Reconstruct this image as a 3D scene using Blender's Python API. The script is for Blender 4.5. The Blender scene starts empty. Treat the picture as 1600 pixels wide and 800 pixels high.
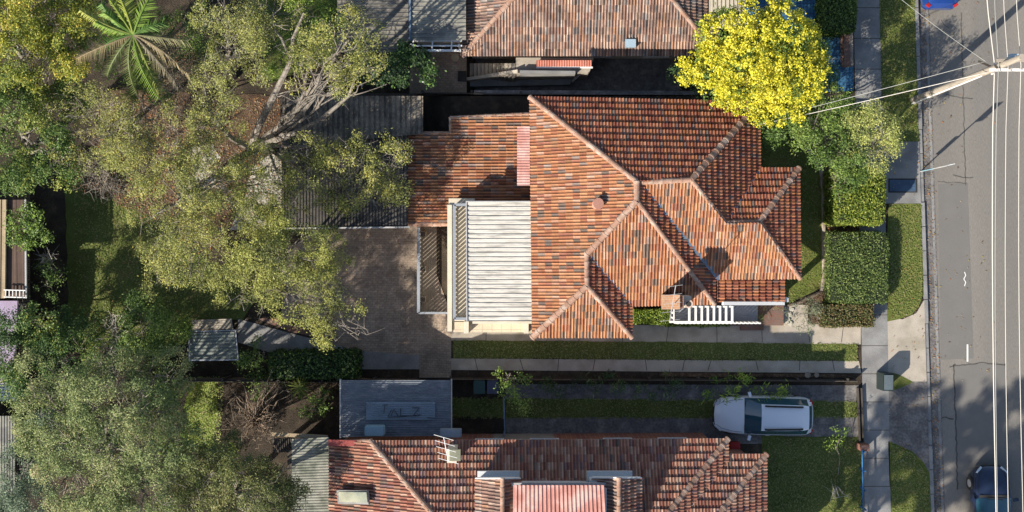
import bpy, bmesh, math, random
import numpy as np
from mathutils import Vector, Matrix, geometry
random.seed(7); RNG = np.random.default_rng(11)
S = bpy.context.scene
COL = S.collection
CH = 50.0                                  # camera height (m)
# ---------------------------------------------------------------- camera, sky, sun
cam_d = bpy.data.cameras.new('camera'); cam = bpy.data.objects.new('camera', cam_d); COL.objects.link(cam)
cam.location = (0, 0, CH); cam.rotation_euler = (0, 0, 0)
cam_d.sensor_width = 36; cam_d.lens = 36; cam_d.shift_y = 0.00625; cam_d.clip_start = 1; cam_d.clip_end = 3000
S.camera = cam
SUN_EL, SUN_DIR = math.radians(32), (-0.743, -0.669)      # horizontal direction towards the sun
w = bpy.data.worlds.new('World'); S.world = w; w.use_nodes = True
nt = w.node_tree; bg = nt.nodes['Background']
sky = nt.nodes.new('ShaderNodeTexSky'); sky.sky_type = 'NISHITA'; sky.sun_disc = False
sky.sun_elevation = SUN_EL; sky.sun_rotation = math.atan2(SUN_DIR[0], SUN_DIR[1])
nt.links.new(sky.outputs[0], bg.inputs[0]); bg.inputs[1].default_value = 0.10
sl = bpy.data.lights.new('sun', 'SUN'); sl.energy = 5.0; sl.angle = math.radians(0.5); sl.color = (1.0, 0.93, 0.82)
so = bpy.data.objects.new('sun', sl); COL.objects.link(so)
ce = math.cos(SUN_EL)
so.rotation_euler = Vector((SUN_DIR[0]*ce, SUN_DIR[1]*ce, math.sin(SUN_EL))).to_track_quat('Z', 'Y').to_euler()
S.view_settings.view_transform = 'Standard'; S.view_settings.look = 'None'
S.view_settings.gamma = 1; S.view_settings.exposure = 0.68

# ---------------------------------------------------------------- coordinates: photo pixel at height z -> metres
def P(px, py, z=0.0):
    k = (CH - z)/CH/32.0
    return Vector(((px-800)*k, (410-py)*k, z))
def K(z): return (CH-z)/CH/32.0
WZ = -0.8                                  # the back yards lie lower than the street

# ---------------------------------------------------------------- materials
def _n(nt, t, **kw):
    n = nt.nodes.new(t)
    for k, v in kw.items(): setattr(n, k, v)
    return n
MATS = {}
def mat(name, c, rough=.85, var=.2, scale=1.5, fine=18, fvar=.15, c2=None, c2scale=.6, c2amt=.5, bump=0.0, bscale=30, attr=False,
        metal=0, spec=.3, brick=None, wave=None, transl=0, coat=0, trans=0, stretch=None):
    if name in MATS: return MATS[name]
    m = bpy.data.materials.new(name); m.use_nodes = True; nt = m.node_tree; L = nt.links.new
    b = nt.nodes['Principled BSDF']; b.inputs['Roughness'].default_value = rough; b.inputs['Metallic'].default_value = metal
    b.inputs['Specular IOR Level'].default_value = spec
    if coat: b.inputs['Coat Weight'].default_value = coat; b.inputs['Coat Roughness'].default_value = .05
    if trans: b.inputs['Transmission Weight'].default_value = trans
    tc = _n(nt, 'ShaderNodeTexCoord'); co = tc.outputs['Object']
    if stretch:
        mp = _n(nt, 'ShaderNodeMapping'); mp.inputs['Scale'].default_value = stretch; L(co, mp.inputs[0]); co = mp.outputs[0]
    def mulc(a, fac_out, lo, hi):
        mr = _n(nt, 'ShaderNodeMapRange'); mr.inputs[1].default_value = .25; mr.inputs[2].default_value = .75
        mr.inputs[3].default_value = lo; mr.inputs[4].default_value = hi; L(fac_out, mr.inputs[0])
        mx = _n(nt, 'ShaderNodeVectorMath', operation='SCALE'); L(a, mx.inputs[0]); L(mr.outputs[0], mx.inputs['Scale'])
        return mx.outputs[0]
    if brick:
        bt = _n(nt, 'ShaderNodeTexBrick'); bt.inputs['Color1'].default_value = (*c, 1); bt.inputs['Color2'].default_value = (*brick['c2'], 1)
        bt.inputs['Mortar'].default_value = (*brick['mortar'], 1); bt.inputs['Scale'].default_value = 1
        bt.inputs['Brick Width'].default_value = brick['w']; bt.inputs['Row Height'].default_value = brick['h']
        bt.inputs['Mortar Size'].default_value = brick.get('m', .008); bt.offset = brick.get('off', .5)
        if brick.get('rot'):
            mp = _n(nt, 'ShaderNodeMapping'); mp.inputs['Rotation'].default_value = (0, 0, brick['rot']); L(co, mp.inputs[0]); L(mp.outputs[0], bt.inputs[0])
        else: L(co, bt.inputs[0])
        out = bt.outputs[0]
    else:
        rgb = _n(nt, 'ShaderNodeRGB'); rgb.outputs[0].default_value = (*c, 1); out = rgb.outputs[0]
    if c2:
        no = _n(nt, 'ShaderNodeTexNoise'); no.inputs['Scale'].default_value = c2scale; no.inputs['Detail'].default_value = 6; L(co, no.inputs[0])
        mr = _n(nt, 'ShaderNodeMapRange'); mr.inputs[1].default_value = 1-c2amt-.08; mr.inputs[2].default_value = 1-c2amt+.12; L(no.outputs[0], mr.inputs[0])
        mx = _n(nt, 'ShaderNodeMix', data_type='RGBA'); L(mr.outputs[0], mx.inputs[0]); L(out, mx.inputs[6]); mx.inputs[7].default_value = (*c2, 1); out = mx.outputs[2]
    if attr:
        at = _n(nt, 'ShaderNodeAttribute', attribute_name='Col')
        mm = _n(nt, 'ShaderNodeVectorMath', operation='MULTIPLY'); L(out, mm.inputs[0]); L(at.outputs[0], mm.inputs[1]); out = mm.outputs[0]
    if var:
        n1 = _n(nt, 'ShaderNodeTexNoise'); n1.inputs['Scale'].default_value = scale; n1.inputs['Detail'].default_value = 4; L(co, n1.inputs[0]); out = mulc(out, n1.outputs[0], 1-var, 1+var)
    if fvar:
        n2 = _n(nt, 'ShaderNodeTexNoise'); n2.inputs['Scale'].default_value = fine; n2.inputs['Detail'].default_value = 3; L(co, n2.inputs[0]); out = mulc(out, n2.outputs[0], 1-fvar, 1+fvar)
    L(out, b.inputs['Base Color'])
    if bump:
        n3 = _n(nt, 'ShaderNodeTexNoise'); n3.inputs['Scale'].default_value = bscale; n3.inputs['Detail'].default_value = 4; L(co, n3.inputs[0])
        bp = _n(nt, 'ShaderNodeBump'); bp.inputs['Distance'].default_value = bump; bp.inputs['Strength'].default_value = 1; L(n3.outputs[0], bp.inputs['Height']); L(bp.outputs[0], b.inputs['Normal'])
    if transl:
        tl = _n(nt, 'ShaderNodeBsdfTranslucent'); L(out, tl.inputs[0]); mx = _n(nt, 'ShaderNodeMixShader'); mx.inputs[0].default_value = transl
        L(b.outputs[0], mx.inputs[1]); L(tl.outputs[0], mx.inputs[2]); L(mx.outputs[0], nt.nodes['Material Output'].inputs[0])
    MATS[name] = m; return m
LAWN = dict(scale=.9, fine=26, fvar=.45, var=.3, bump=.05, bscale=38, rough=.95, spec=.1)
m_lawn = mat('lawn_grass', (.125, .150, .035), c2=(.175, .165, .055), c2scale=1.3, c2amt=.42, **LAWN)
m_lawnd = mat('dark_lawn_grass', (.115, .140, .038), c2=(.155, .145, .055), c2scale=1.1, c2amt=.4, **LAWN)
m_lime = mat('lime_ground_cover', (.17, .215, .04), c2=(.10, .12, .035), c2scale=3, c2amt=.45, **LAWN)
m_soil = mat('garden_soil', (.045, .033, .022), c2=(.085, .062, .04), c2scale=1.6, c2amt=.42, var=.4, fine=30, fvar=.5, bump=.06, bscale=25)
m_litter = mat('leaf_litter', (.085, .05, .03), c2=(.15, .10, .06), c2scale=5, c2amt=.45, var=.4, fine=22, fvar=.6, bump=.05, bscale=20)
m_conc = mat('pale_concrete', (.40, .35, .285), c2=(.31, .27, .21), c2scale=1.1, c2amt=.45, var=.15, fine=25, fvar=.16, bump=.004)
m_concg = mat('grey_concrete', (.25, .245, .235), c2=(.19, .185, .18), c2scale=.9, var=.15, fine=22, fvar=.18, bump=.004)
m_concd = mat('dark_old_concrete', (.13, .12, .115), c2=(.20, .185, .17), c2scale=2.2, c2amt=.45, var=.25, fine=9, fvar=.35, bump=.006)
m_road = mat('worn_asphalt', (.205, .188, .165), c2=(.175, .162, .145), c2scale=.35, c2amt=.47, var=.09, scale=.5, fine=60, fvar=.22, bump=.004, bscale=90, stretch=(1, .12, 1))
m_road2 = mat('patched_asphalt', (.165, .155, .142), var=.06, scale=1.2, fine=60, fvar=.2, bump=.004, bscale=90)
m_tar = mat('tar_seal', (.04, .037, .034), var=.2)
m_tarl = mat('old_tar_line', (.085, .078, .07), var=.3, fine=8, fvar=.4)
m_crack = mat('joint_dirt', (.09, .08, .065), var=.2)
m_bpav = mat('brown_brick_paving', (.25, .185, .14), brick=dict(c2=(.33, .255, .19), mortar=(.18, .15, .12), w=.23, h=.115), var=.3, scale=1.2, fine=12, fvar=.25, bump=.004)
m_rpav = mat('red_brick_paving', (.20, .10, .07), brick=dict(c2=(.17, .11, .09), mortar=(.13, .10, .08), w=.23, h=.115), var=.2, fine=20, fvar=.2)
m_blue = mat('blue_glazed_paving', (.035, .12, .23), brick=dict(c2=(.05, .16, .27), mortar=(.03, .05, .09), w=.16, h=.16, off=0, m=.012), rough=.5, var=.2)
m_wood = mat('weathered_timber', (.16, .13, .105), var=.3, fine=30, fvar=.3, stretch=(1, 6, 1))
m_woodd = mat('dark_timber', (.07, .058, .048), var=.3, fine=30, fvar=.3)
m_woodt = mat('tan_timber', (.36, .28, .18), var=.2, fine=20, fvar=.2)
m_white = mat('white_paint', (.76, .75, .72), rough=.6, var=.06, fvar=.08)
m_cream = mat('cream_render', (.62, .55, .43), rough=.8, var=.1, fvar=.1)
m_brick = mat('red_brick_wall', (.30, .13, .08), brick=dict(c2=(.24, .10, .07), mortar=(.30, .27, .23), w=.23, h=.086), var=.15)
m_greyp = mat('grey_paint', (.28, .30, .33), rough=.5, var=.1)
m_gutter = mat('gutter_metal', (.42, .41, .40), rough=.5, var=.15)
m_gutd = mat('dark_gutter_metal', (.07, .06, .055), rough=.5)
m_val = mat('valley_metal', (.16, .21, .27), rough=.45, metal=.3, var=.3, scale=3)
m_win = mat('window_glass', (.03, .045, .06), rough=.08, spec=.6, var=0, fvar=0)
m_stone = mat('garden_stone', (.34, .29, .23), c2=(.22, .17, .13), c2scale=4, var=.25, bump=.02, bscale=12)
m_chalk = mat('pale_stone', (.46, .43, .37), c2=(.30, .25, .19), c2scale=4, c2amt=.4, var=.2)
TILE = dict(attr=True, rough=.8, spec=.25, fine=14, fvar=.16, scale=3, bump=.004)
m_tile = mat('terracotta_tile', (1, 1, 1), var=.14, **TILE)
m_tile_r = mat('red_terracotta_tile', (1, 1, 1), var=.2, c2=(.80, .74, .70), c2scale=1.2, c2amt=.36, **TILE)
m_tile_w = mat('weathered_terracotta_tile', (1, 1, 1), var=.25, c2=(.62, .66, .72), c2scale=1.0, c2amt=.45, **TILE)
m_cap = mat('ridge_cap_terracotta', (.34, .20, .14), c2=(.40, .31, .25), c2scale=3, c2amt=.45, var=.25, bump=.01)
m_leaf = mat('leaf', (1, 1, 1), attr=True, rough=.55, spec=.35, var=0, fvar=0, transl=.22)
m_bark = mat('pale_grey_bark', (.25, .22, .185), c2=(.13, .11, .09), c2scale=6, var=.25, fine=20, fvar=.2)
m_barkd = mat('brown_bark', (.12, .09, .065), c2=(.20, .16, .12), c2scale=6, var=.25)

# ---------------------------------------------------------------- object helpers
def link(o): COL.objects.link(o); return o
def newmesh(name, V, F, m, parent=None, smooth=False, cols=None, loc=None, uvn=None):
    me = bpy.data.meshes.new(name)
    V = np.asarray(V, dtype=np.float32).reshape(-1, 3)
    if loc is not None: V = V - np.array(loc, dtype=np.float32)
    if isinstance(F, np.ndarray):
        n, k = F.shape
        me.vertices.add(len(V)); me.vertices.foreach_set('co', V.ravel())
        me.loops.add(n*k); me.loops.foreach_set('vertex_index', F.astype(np.int32).ravel())
        me.polygons.add(n); me.polygons.foreach_set('loop_start', np.arange(0, n*k, k, dtype=np.int32))
        try: me.polygons.foreach_set('loop_total', np.full(n, k, dtype=np.int32))
        except Exception: pass
    else:
        me.from_pydata(V.tolist(), [], [list(f) for f in F])
    if cols is not None:
        lt = np.zeros(len(me.polygons), dtype=np.int32); me.polygons.foreach_get('loop_total', lt)
        c = np.asarray(cols, dtype=np.float32); c = np.concatenate([c, np.ones((len(c), 1), np.float32)], 1)
        a = me.attributes.new('Col', 'FLOAT_COLOR', 'CORNER'); a.data.foreach_set('color', np.repeat(c, lt, axis=0).ravel())
    me.update(calc_edges=True)
    if smooth: me.polygons.foreach_set('use_smooth', np.ones(len(me.polygons), dtype=bool))
    for mm in (m if isinstance(m, (list, tuple)) else [m]): me.materials.append(mm)
    o = link(bpy.data.objects.new(name, me))
    if parent is not None: o.parent = parent
    return o
def tag(o, label, cat, group=None):
    o['label'] = label; o['category'] = cat
    if group: o['group'] = group
    return o
class Thing:
    def __init__(s, name, label, cat, loc, group=None):
        s.o = link(bpy.data.objects.new(name, None)); s.o.location = loc; s.loc = Vector(loc); s.o.empty_display_size = .2
        tag(s.o, label, cat, group)
    def part(s, name, geo, m, parent=None, **kw):
        V, F = geo[0], geo[1]
        if len(geo) > 2: kw['cols'] = geo[2]
        return newmesh(name, V, F, m, parent or s.o, loc=s.loc, **kw)
class G:                                    # geometry collector
    def __init__(s): s.v = []; s.f = []
    def add(s, V, F):
        n = len(s.v); s.v += [tuple(v) for v in V]; s.f += [[i+n for i in f] for f in F]; return s
    def box(s, c, d, rot=0, axes=None):
        c = Vector(c); x, y, z = d[0]/2, d[1]/2, d[2]/2
        R = axes if axes is not None else Matrix.Rotation(rot, 3, 'Z')
        V = [c + R @ Vector((a*x, b*y, e*z)) for e in (-1, 1) for a, b in ((-1, -1), (1, -1), (1, 1), (-1, 1))]
        return s.add(V, [(3, 2, 1, 0), (4, 5, 6, 7), (0, 1, 5, 4), (1, 2, 6, 5), (2, 3, 7, 6), (3, 0, 4, 7)])
    def bar(s, a, b, wd, h, up=(0, 0, 1)):
        a, b = Vector(a), Vector(b); d = b-a; L = d.length
        if L < 1e-5: return s
        x = d/L; up = Vector(up)
        if abs(x.dot(up)) > .98: up = Vector((1, 0, 0))
        y = up.cross(x).normalized(); z = x.cross(y)
        R = Matrix((x, y, z)).transposed()
        return s.box((a+b)/2, (L, wd, h), axes=R)
    def tube(s, pts, rads, n=6, cap=True):
        pts = [Vector(p) for p in pts]
        if not isinstance(rads, (list, tuple)): rads = [rads]*len(pts)
        base = len(s.v); prev = None
        for i, p in enumerate(pts):
            d = (pts[min(i+1, len(pts)-1)] - pts[max(i-1, 0)])
            d = d.normalized() if d.length > 1e-6 else Vector((0, 0, 1))
            if prev is None: a = d.orthogonal().normalized()
            else:
                a = prev - d*prev.dot(d); a = a.normalized() if a.length > 1e-5 else d.orthogonal().normalized()
            prev = a; b = d.cross(a)
            for k in range(n):
                t = 2*math.pi*k/n; s.v.append(tuple(p + (a*math.cos(t)+b*math.sin(t))*rads[i]))
        for i in range(len(pts)-1):
            for k in range(n):
                q = base+i*n; s.f.append([q+k, q+(k+1) % n, q+n+(k+1) % n, q+n+k])
        if cap:
            s.f.append([base+k for k in range(n)][::-1]); s.f.append([base+(len(pts)-1)*n+k for k in range(n)])
        return s
    def prism(s, poly, z0, z1):
        n = len(poly); A = sum(poly[i][0]*poly[(i+1) % n][1]-poly[(i+1) % n][0]*poly[i][1] for i in range(n))
        if A < 0: poly = poly[::-1]
        V = [(p[0], p[1], z0) for p in poly]+[(p[0], p[1], z1) for p in poly]
        F = [list(range(n))[::-1], list(range(n, 2*n))]+[[i, (i+1) % n, n+(i+1) % n, n+i] for i in range(n)]
        return s.add(V, F)
    def geo(s): return (s.v, s.f)
def struct(name, geo, m, loc=(0, 0, 0), **kw):
    o = newmesh(name, geo[0], geo[1], m, **kw); o['kind'] = 'structure'; return o
def wob(poly, amp=1.5, step=14):            # natural edge: subdivide and jitter, pixels
    out = []; n = len(poly)
    for i in range(n):
        a, b = poly[i], poly[(i+1) % n]; L = math.hypot(b[0]-a[0], b[1]-a[1]); k = max(1, int(L/step))
        for j in range(k):
            t = j/k; out.append((a[0]+(b[0]-a[0])*t+random.uniform(-amp, amp), a[1]+(b[1]-a[1])*t+random.uniform(-amp, amp)))
    return out
def sheet(name, poly, z, m, amp=0, west=False):
    if amp: poly = wob(poly, amp)
    pts = [P(x, y, z+(WZ*min(1, max(0, (705-x)/50)) if west else 0)) for x, y in poly]
    tris = geometry.tessellate_polygon([[Vector((p.x, p.y, 0)) for p in pts]])
    F = []
    for t in tris:
        a, b, c = [pts[i] for i in t]
        F.append(list(t) if (b-a).cross(c-a).z > 0 else list(t)[::-1])
    return struct(name, (pts, F), m)

# ---------------------------------------------------------------- terrain
def sm(a, b, x): t = min(1, max(0, (x-a)/(b-a))); return t*t*(3-2*t)
def kerbx(py): return 1428.5 + py/800*25.5          # back of the kerb
def terr(px, py):
    z = -0.02
    if px > kerbx(py)-1: z = -.16
    west = WZ*min(1, max(0, (705-px)/50)); z += west
    low = -1.27*sm(440, 530, px) - .95*sm(722, 742, px)
    low *= 1-sm(1068, 1150, px)
    if py < 150: z = min(z, low*sm(150, 146, py)-.02)
    return z
xs = list(range(-200, 1900, 16))+[1424]; xs = sorted(set(xs+[430, 440, 655, 680, 705, 722, 727, 732, 742, 1426, 1430, 1436, 1442, 1448, 1454, 1460]))
ys = sorted(set(list(range(-300, 1100, 16))+[143, 146, 149, 150, 151]))
xs = [-30000, -6000, -1500]+xs+[3500, 8000, 30000]; ys = [-30000, -6000, -1500]+ys+[3000, 8000, 30000]
V = []; 
for y in ys:
    for x in xs:
        z = terr(x, y); k = 1/32; V.append(((x-800)*k, (410-y)*k, z))
nx = len(xs); F = [[j*nx+i, (j+1)*nx+i, (j+1)*nx+i+1, j*nx+i+1] for j in range(len(ys)-1) for i in range(nx-1)]
struct('ground', (V, F), m_soil)
# road, gutter, kerb
Y0, Y1 = -900, 1700
road = [(kerbx(Y0)+5, Y0), (2300, Y0), (2300, Y1), (kerbx(Y1)+5, Y1)]
sheet('road', road, -.12, m_road)
sheet('road_patch', [(1466, 288), (1512, 286), (1521, 560), (1470, 562)], -.116, m_road2)
sheet('road_patch', [(1490, 571), (1571, 568), (1576, 762), (1495, 764)], -.116, m_road2)
g = G()
for y in range(Y0, Y1, 40):
    pass
def strip(pts, wpx, z):
    V = []; F = []
    for i, (x, y) in enumerate(pts):
        a = pts[max(0, i-1)]; b = pts[min(len(pts)-1, i+1)]; d = Vector((b[0]-a[0], b[1]-a[1])).normalized(); n = Vector((-d.y, d.x))*wpx/2
        V += [P(x-n.x, y-n.y, z), P(x+n.x, y+n.y, z)]
        if i: F.append([2*i-2, 2*i-1, 2*i+1, 2*i])
    v0 = (V[1]-V[0]).cross(V[2]-V[0]).z
    return (V, [f if v0 < 0 and False else f for f in F])
def jit(pts, amp=1.2, step=10):
    out = []
    for i in range(len(pts)-1):
        a, b = pts[i], pts[i+1]; L = math.hypot(b[0]-a[0], b[1]-a[1]); k = max(1, int(L/step))
        for j in range(k): t = j/k; out.append((a[0]+(b[0]-a[0])*t+random.uniform(-amp, amp), a[1]+(b[1]-a[1])*t+random.uniform(-amp, amp)))
    out.append(pts[-1]); return out
for pts, wd in [([(1502, 20), (1505, 150), (1509, 290)], 1.6), ([(1478, 147), (1495, 152), (1520, 154)], 1.6), ([(1490, 274), (1505, 278), (1521, 277)], 1.5),
                ([(1465, 284), (1480, 285), (1511, 286)], 1.2), ([(1493, 570), (1490, 571), (1494, 680), (1496, 765)], 3.0), ([(1484, 573), (1530, 567), (1572, 570)], 2.2),
                ([(1571, 568), (1574, 660), (1576, 762)], 1.6), ([(1468, 655), (1478, 652), (1490, 655)], 3.0), ([(1470, 30), (1476, 38), (1484, 46)], 1)]:
    struct('tar_line', strip(jit(pts, .9, 5), wd*.75, -.112), m_tarl)
struct('gutter_pan', strip([(kerbx(y)+14, y) for y in range(Y0, Y1, 50)], 17, -.114), m_concd)
sheet('gutter_outer_edge', [(kerbx(Y0)+17, Y0), (kerbx(Y0)+21, Y0), (kerbx(Y1)+21, Y1), (kerbx(Y1)+17, Y1)], -.110, m_concg)
kg = G()
ya = Y0
while ya < Y1:                                       # kerb stones with joints; low at the crossings
    yb = ya+38; xa, xb = kerbx(ya)+3.2, kerbx(yb)+3.2; low = (216 < ya+19 < 318) or (505 < ya+19 < 700)
    zt = -.03 if low else .02
    a, b = P(xa, ya+.5), P(xb, yb-.5); a.z = b.z = (zt-.16)/2
    kg.bar(a, b, .17, zt+.16); ya = yb
struct('kerb', kg.geo(), m_concg)
# painted marks
sheet('road_paint', [(1510.5, 538), (1513, 538), (1513, 565), (1510.5, 565)], -.108, m_white)
sheet('road_paint', [(1520, 785), (1524, 785), (1525, 880), (1521, 880)], -.108, m_white)
struct('road_paint', strip([(1507, 425), (1509, 430), (1506, 436), (1509, 441), (1507, 447)], 1.4, -.106), m_white)
# footpath slabs
Z1, Z2, Z3, Z4 = .004, .008, .012, .016
def fpx(py): return 1331+ (py+100)/900*20 if py < 200 else (1340 + (py-200)/600*11)
g = G(); y = Y0
while y < Y1:
    yb = y+48 if y < 500 else y+44
    if y > -200 and y < 900: pass
    a, b = fpx(y), fpx(yb); wd = 41
    for p in [(a, y+.5)]: pass
    V = [P(a, y+.6, Z2), P(a+wd, y+.6, Z2), P(b+wd, yb-.6, Z2), P(b, yb-.6, Z2)]
    g.add(V, [[3, 2, 1, 0]]); y = yb
struct('footpath', g.geo(), m_concg)
sheet('footpath_bed', [(fpx(Y0), Y0), (fpx(Y0)+41, Y0), (fpx(0)+41, 0), (fpx(200)+41, 200), (fpx(Y1)+41, Y1), (fpx(Y1), Y1), (fpx(200), 200), (fpx(0), 0)], Z1, m_crack)
def vl(py): return fpx(py)+41
def vr(py): return kerbx(py)+.6
sheet('verge_lawn', [(vl(-300), -300), (vr(-300), -300), (vr(-100), -100), (vr(221), 221), (vl(200)+1, 221), (vl(0), 0)], Z1, m_lawn, .9)
sheet('verge_lawn', [(vl(318)+5, 318), (vr(318), 318), (1442, 440), (1442, 462), (1436, 480), (1424, 492), (1405, 499), (1386, 502), (1386, 400)], Z1, m_lawn, .9)
sheet('verge_lawn', [(1392, 582), (1404, 585), (1418, 592), (1427, 597), (1415, 603), (1400, 609), (1392, 610)], Z2, m_lawnd)
sheet('verge_lawn', [(1388, 690), (1403, 694), (1425, 705), (1443, 722), (1451, 738), (vr(760), 760), (vr(1200), 1200), (vl(1200), 1200), (vl(800), 800)], Z2, m_lawn, .9)
sheet('crossing_concrete', [(vl(221), 221), (vr(221), 221), (vr(318), 318), (vl(318), 318)], Z1, m_concg)
sheet('crossing_concrete', [(vl(500), 495), (1410, 499), (1432, 489), (1443, 470), (vr(470), 470), (vr(602), 602), (vl(602), 602)], Z1-.001, m_conc)
sheet('crossing_asphalt', [(vl(600), 596), (vr(596), 596), (vr(760), 760), (vl(760), 760)], Z1, m_concd)
# main lot surfaces
sheet('driveway_path', [(705, 506), (1185, 509), (1345, 505), (1345, 538), (1180, 537), (1100, 535), (705, 532)], Z1, m_conc)
sheet('drive_grass', [(708, 532), (1100, 535), (1340, 538), (1340, 563), (708, 559)], Z2, m_lawnd, 1.1)
sheet('driveway_strip', [(705, 560), (1342, 564), (1346, 583), (705, 578)], Z1, m_conc)
g = G()
for x in (742, 812, 873, 930, 1008, 1070, 1112, 1180, 1250, 1300):
    V = strip([(x, 560), (x+random.uniform(-6, 6), 579)], 1.1, Z2)[0]; g.add(V, [[0, 1, 3, 2]])
for x in (760, 830, 905, 975, 1045, 1120, 1190, 1262, 1318):
    V = strip([(x, 508), (x+random.uniform(-4, 4), 535)], 1.0, Z2)[0]; g.add(V, [[0, 1, 3, 2]])
struct('paving_joints', g.geo(), m_crack)
sheet('bark_strip', [(1030, 582), (1335, 585), (1335, 590), (1030, 588)], Z2, m_litter, .6)
sheet('forecourt', [(1180, 470), (1225, 474), (1262, 477), (1262, 510), (1345, 505), (1345, 512), (1180, 512)], Z2, m_conc)
sheet('front_lawn', [(1110, 180), (1200, 185), (1228, 205), (1262, 235), (1280, 262), (1284, 300), (1284, 380), (1284, 448), (1258, 462), (1230, 476), (1110, 476)], Z3, m_lawn, .8)
sheet('garden_bed', [(1215, 190), (1345, 180), (1345, 508), (1270, 508), (1255, 466), (1284, 452), (1284, 260), (1262, 235)], Z1-.001, m_litter, 1)
sheet('back_lawn', [(100, 262), (215, 262), (330, 420), (400, 470), (380, 500), (300, 500), (290, 540), (110, 540), (104, 400)], Z1, m_lawnd, 2, west=True)
sheet('leaf_litter', [(150, 140), (450, 150), (445, 360), (330, 380), (215, 330), (130, 300)], Z2, m_litter, 3, west=True)
sheet('pale_paving', [(395, 262), (418, 245), (440, 225), (443, 356), (358, 358), (372, 330), (388, 300)], Z3, m_chalk, 4, west=True)
sheet('pale_paving', [(292, 228), (330, 224), (346, 248), (326, 262), (338, 290), (312, 300), (300, 262)], Z3, m_chalk, 5, west=True)
sheet('brick_patio', [(500, 352), (655, 353), (655, 562), (560, 556), (500, 530), (440, 500), (440, 400)], Z1, m_bpav, west=True)
sheet('brick_path', [(655, 352), (705, 492), (705, 590), (655, 590)], Z2, m_bpav, west=True)
sheet('garden_path', [(372, 498), (452, 520), (560, 548), (655, 555), (655, 577), (560, 577), (470, 566), (372, 535)], Z3, m_concg, west=True)
sheet('red_brick_path', [(400, 497), (520, 500), (530, 535), (452, 518)], Z2+.002, m_rpav, west=True)
# upper neighbour surfaces
sheet('neighbour_patio', [(640, 78), (729, 78), (729, 146), (640, 146)], -1.24, m_bpav)
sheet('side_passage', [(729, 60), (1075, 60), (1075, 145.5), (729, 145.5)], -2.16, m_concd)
sheet('neighbour_lawn', [(300, -200), (530, -200), (530, 90), (420, 130), (400, 40)], Z1, m_lawnd, 2, west=True)
sheet('blue_paving', [(1160, -200), (1332, -200), (1334, 142), (1250, 145), (1160, 120)], Z1, m_blue)
# lower neighbour surfaces
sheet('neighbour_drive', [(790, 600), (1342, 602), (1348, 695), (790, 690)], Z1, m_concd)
sheet('drive_grass', [(700, 622), (1120, 626), (1341, 628), (1341, 652), (1120, 652), (700, 652)], Z2, m_lawnd, 1.6)
sheet('neighbour_lawn', [(1190, 681), (1344, 683), (1350, 900), (1190, 900)], Z2, m_lawnd, 1)
sheet('lime_grass', [(298, 592), (340, 592), (343, 650), (332, 715), (280, 705)], Z1, m_lime, 5, west=True)
sheet('dirt_yard', [(340, 598), (530, 598), (530, 690), (440, 720), (335, 720)], Z2, m_soil, 2, west=True)

# ---------------------------------------------------------------- roofs
PAL_O = [((.42, .19, .095), 7), ((.46, .23, .12), 6), ((.37, .15, .08), 5), ((.47, .255, .165), 3), ((.31, .13, .085), 2), ((.20, .15, .125), .8), ((.50, .31, .22), 1.2), ((.30, .225, .19), .9)]
PAL_SHADED = [((.33, .115, .07), 5), ((.40, .155, .085), 5), ((.27, .09, .055), 4), ((.45, .20, .115), 2), ((.42, .16, .07), 3), ((.20, .125, .105), 1)]  # darker palette for roof faces turned from the sun, shade put into colour
PAL_W = [((.36, .23, .175), 5), ((.43, .28, .21), 4), ((.30, .18, .14), 4), ((.48, .34, .26), 3), ((.22, .185, .17), 2.4), ((.34, .29, .26), 1.5), ((.43, .24, .15), 2)]
PAL_N = [((.36, .165, .11), 5), ((.41, .21, .14), 5), ((.30, .12, .085), 4), ((.46, .29, .21), 3), ((.24, .14, .13), 2)]
PROF = [(0, .002), (.08, .042), (.24, .058), (.40, .046), (.50, .002), (1, .0)]
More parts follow.
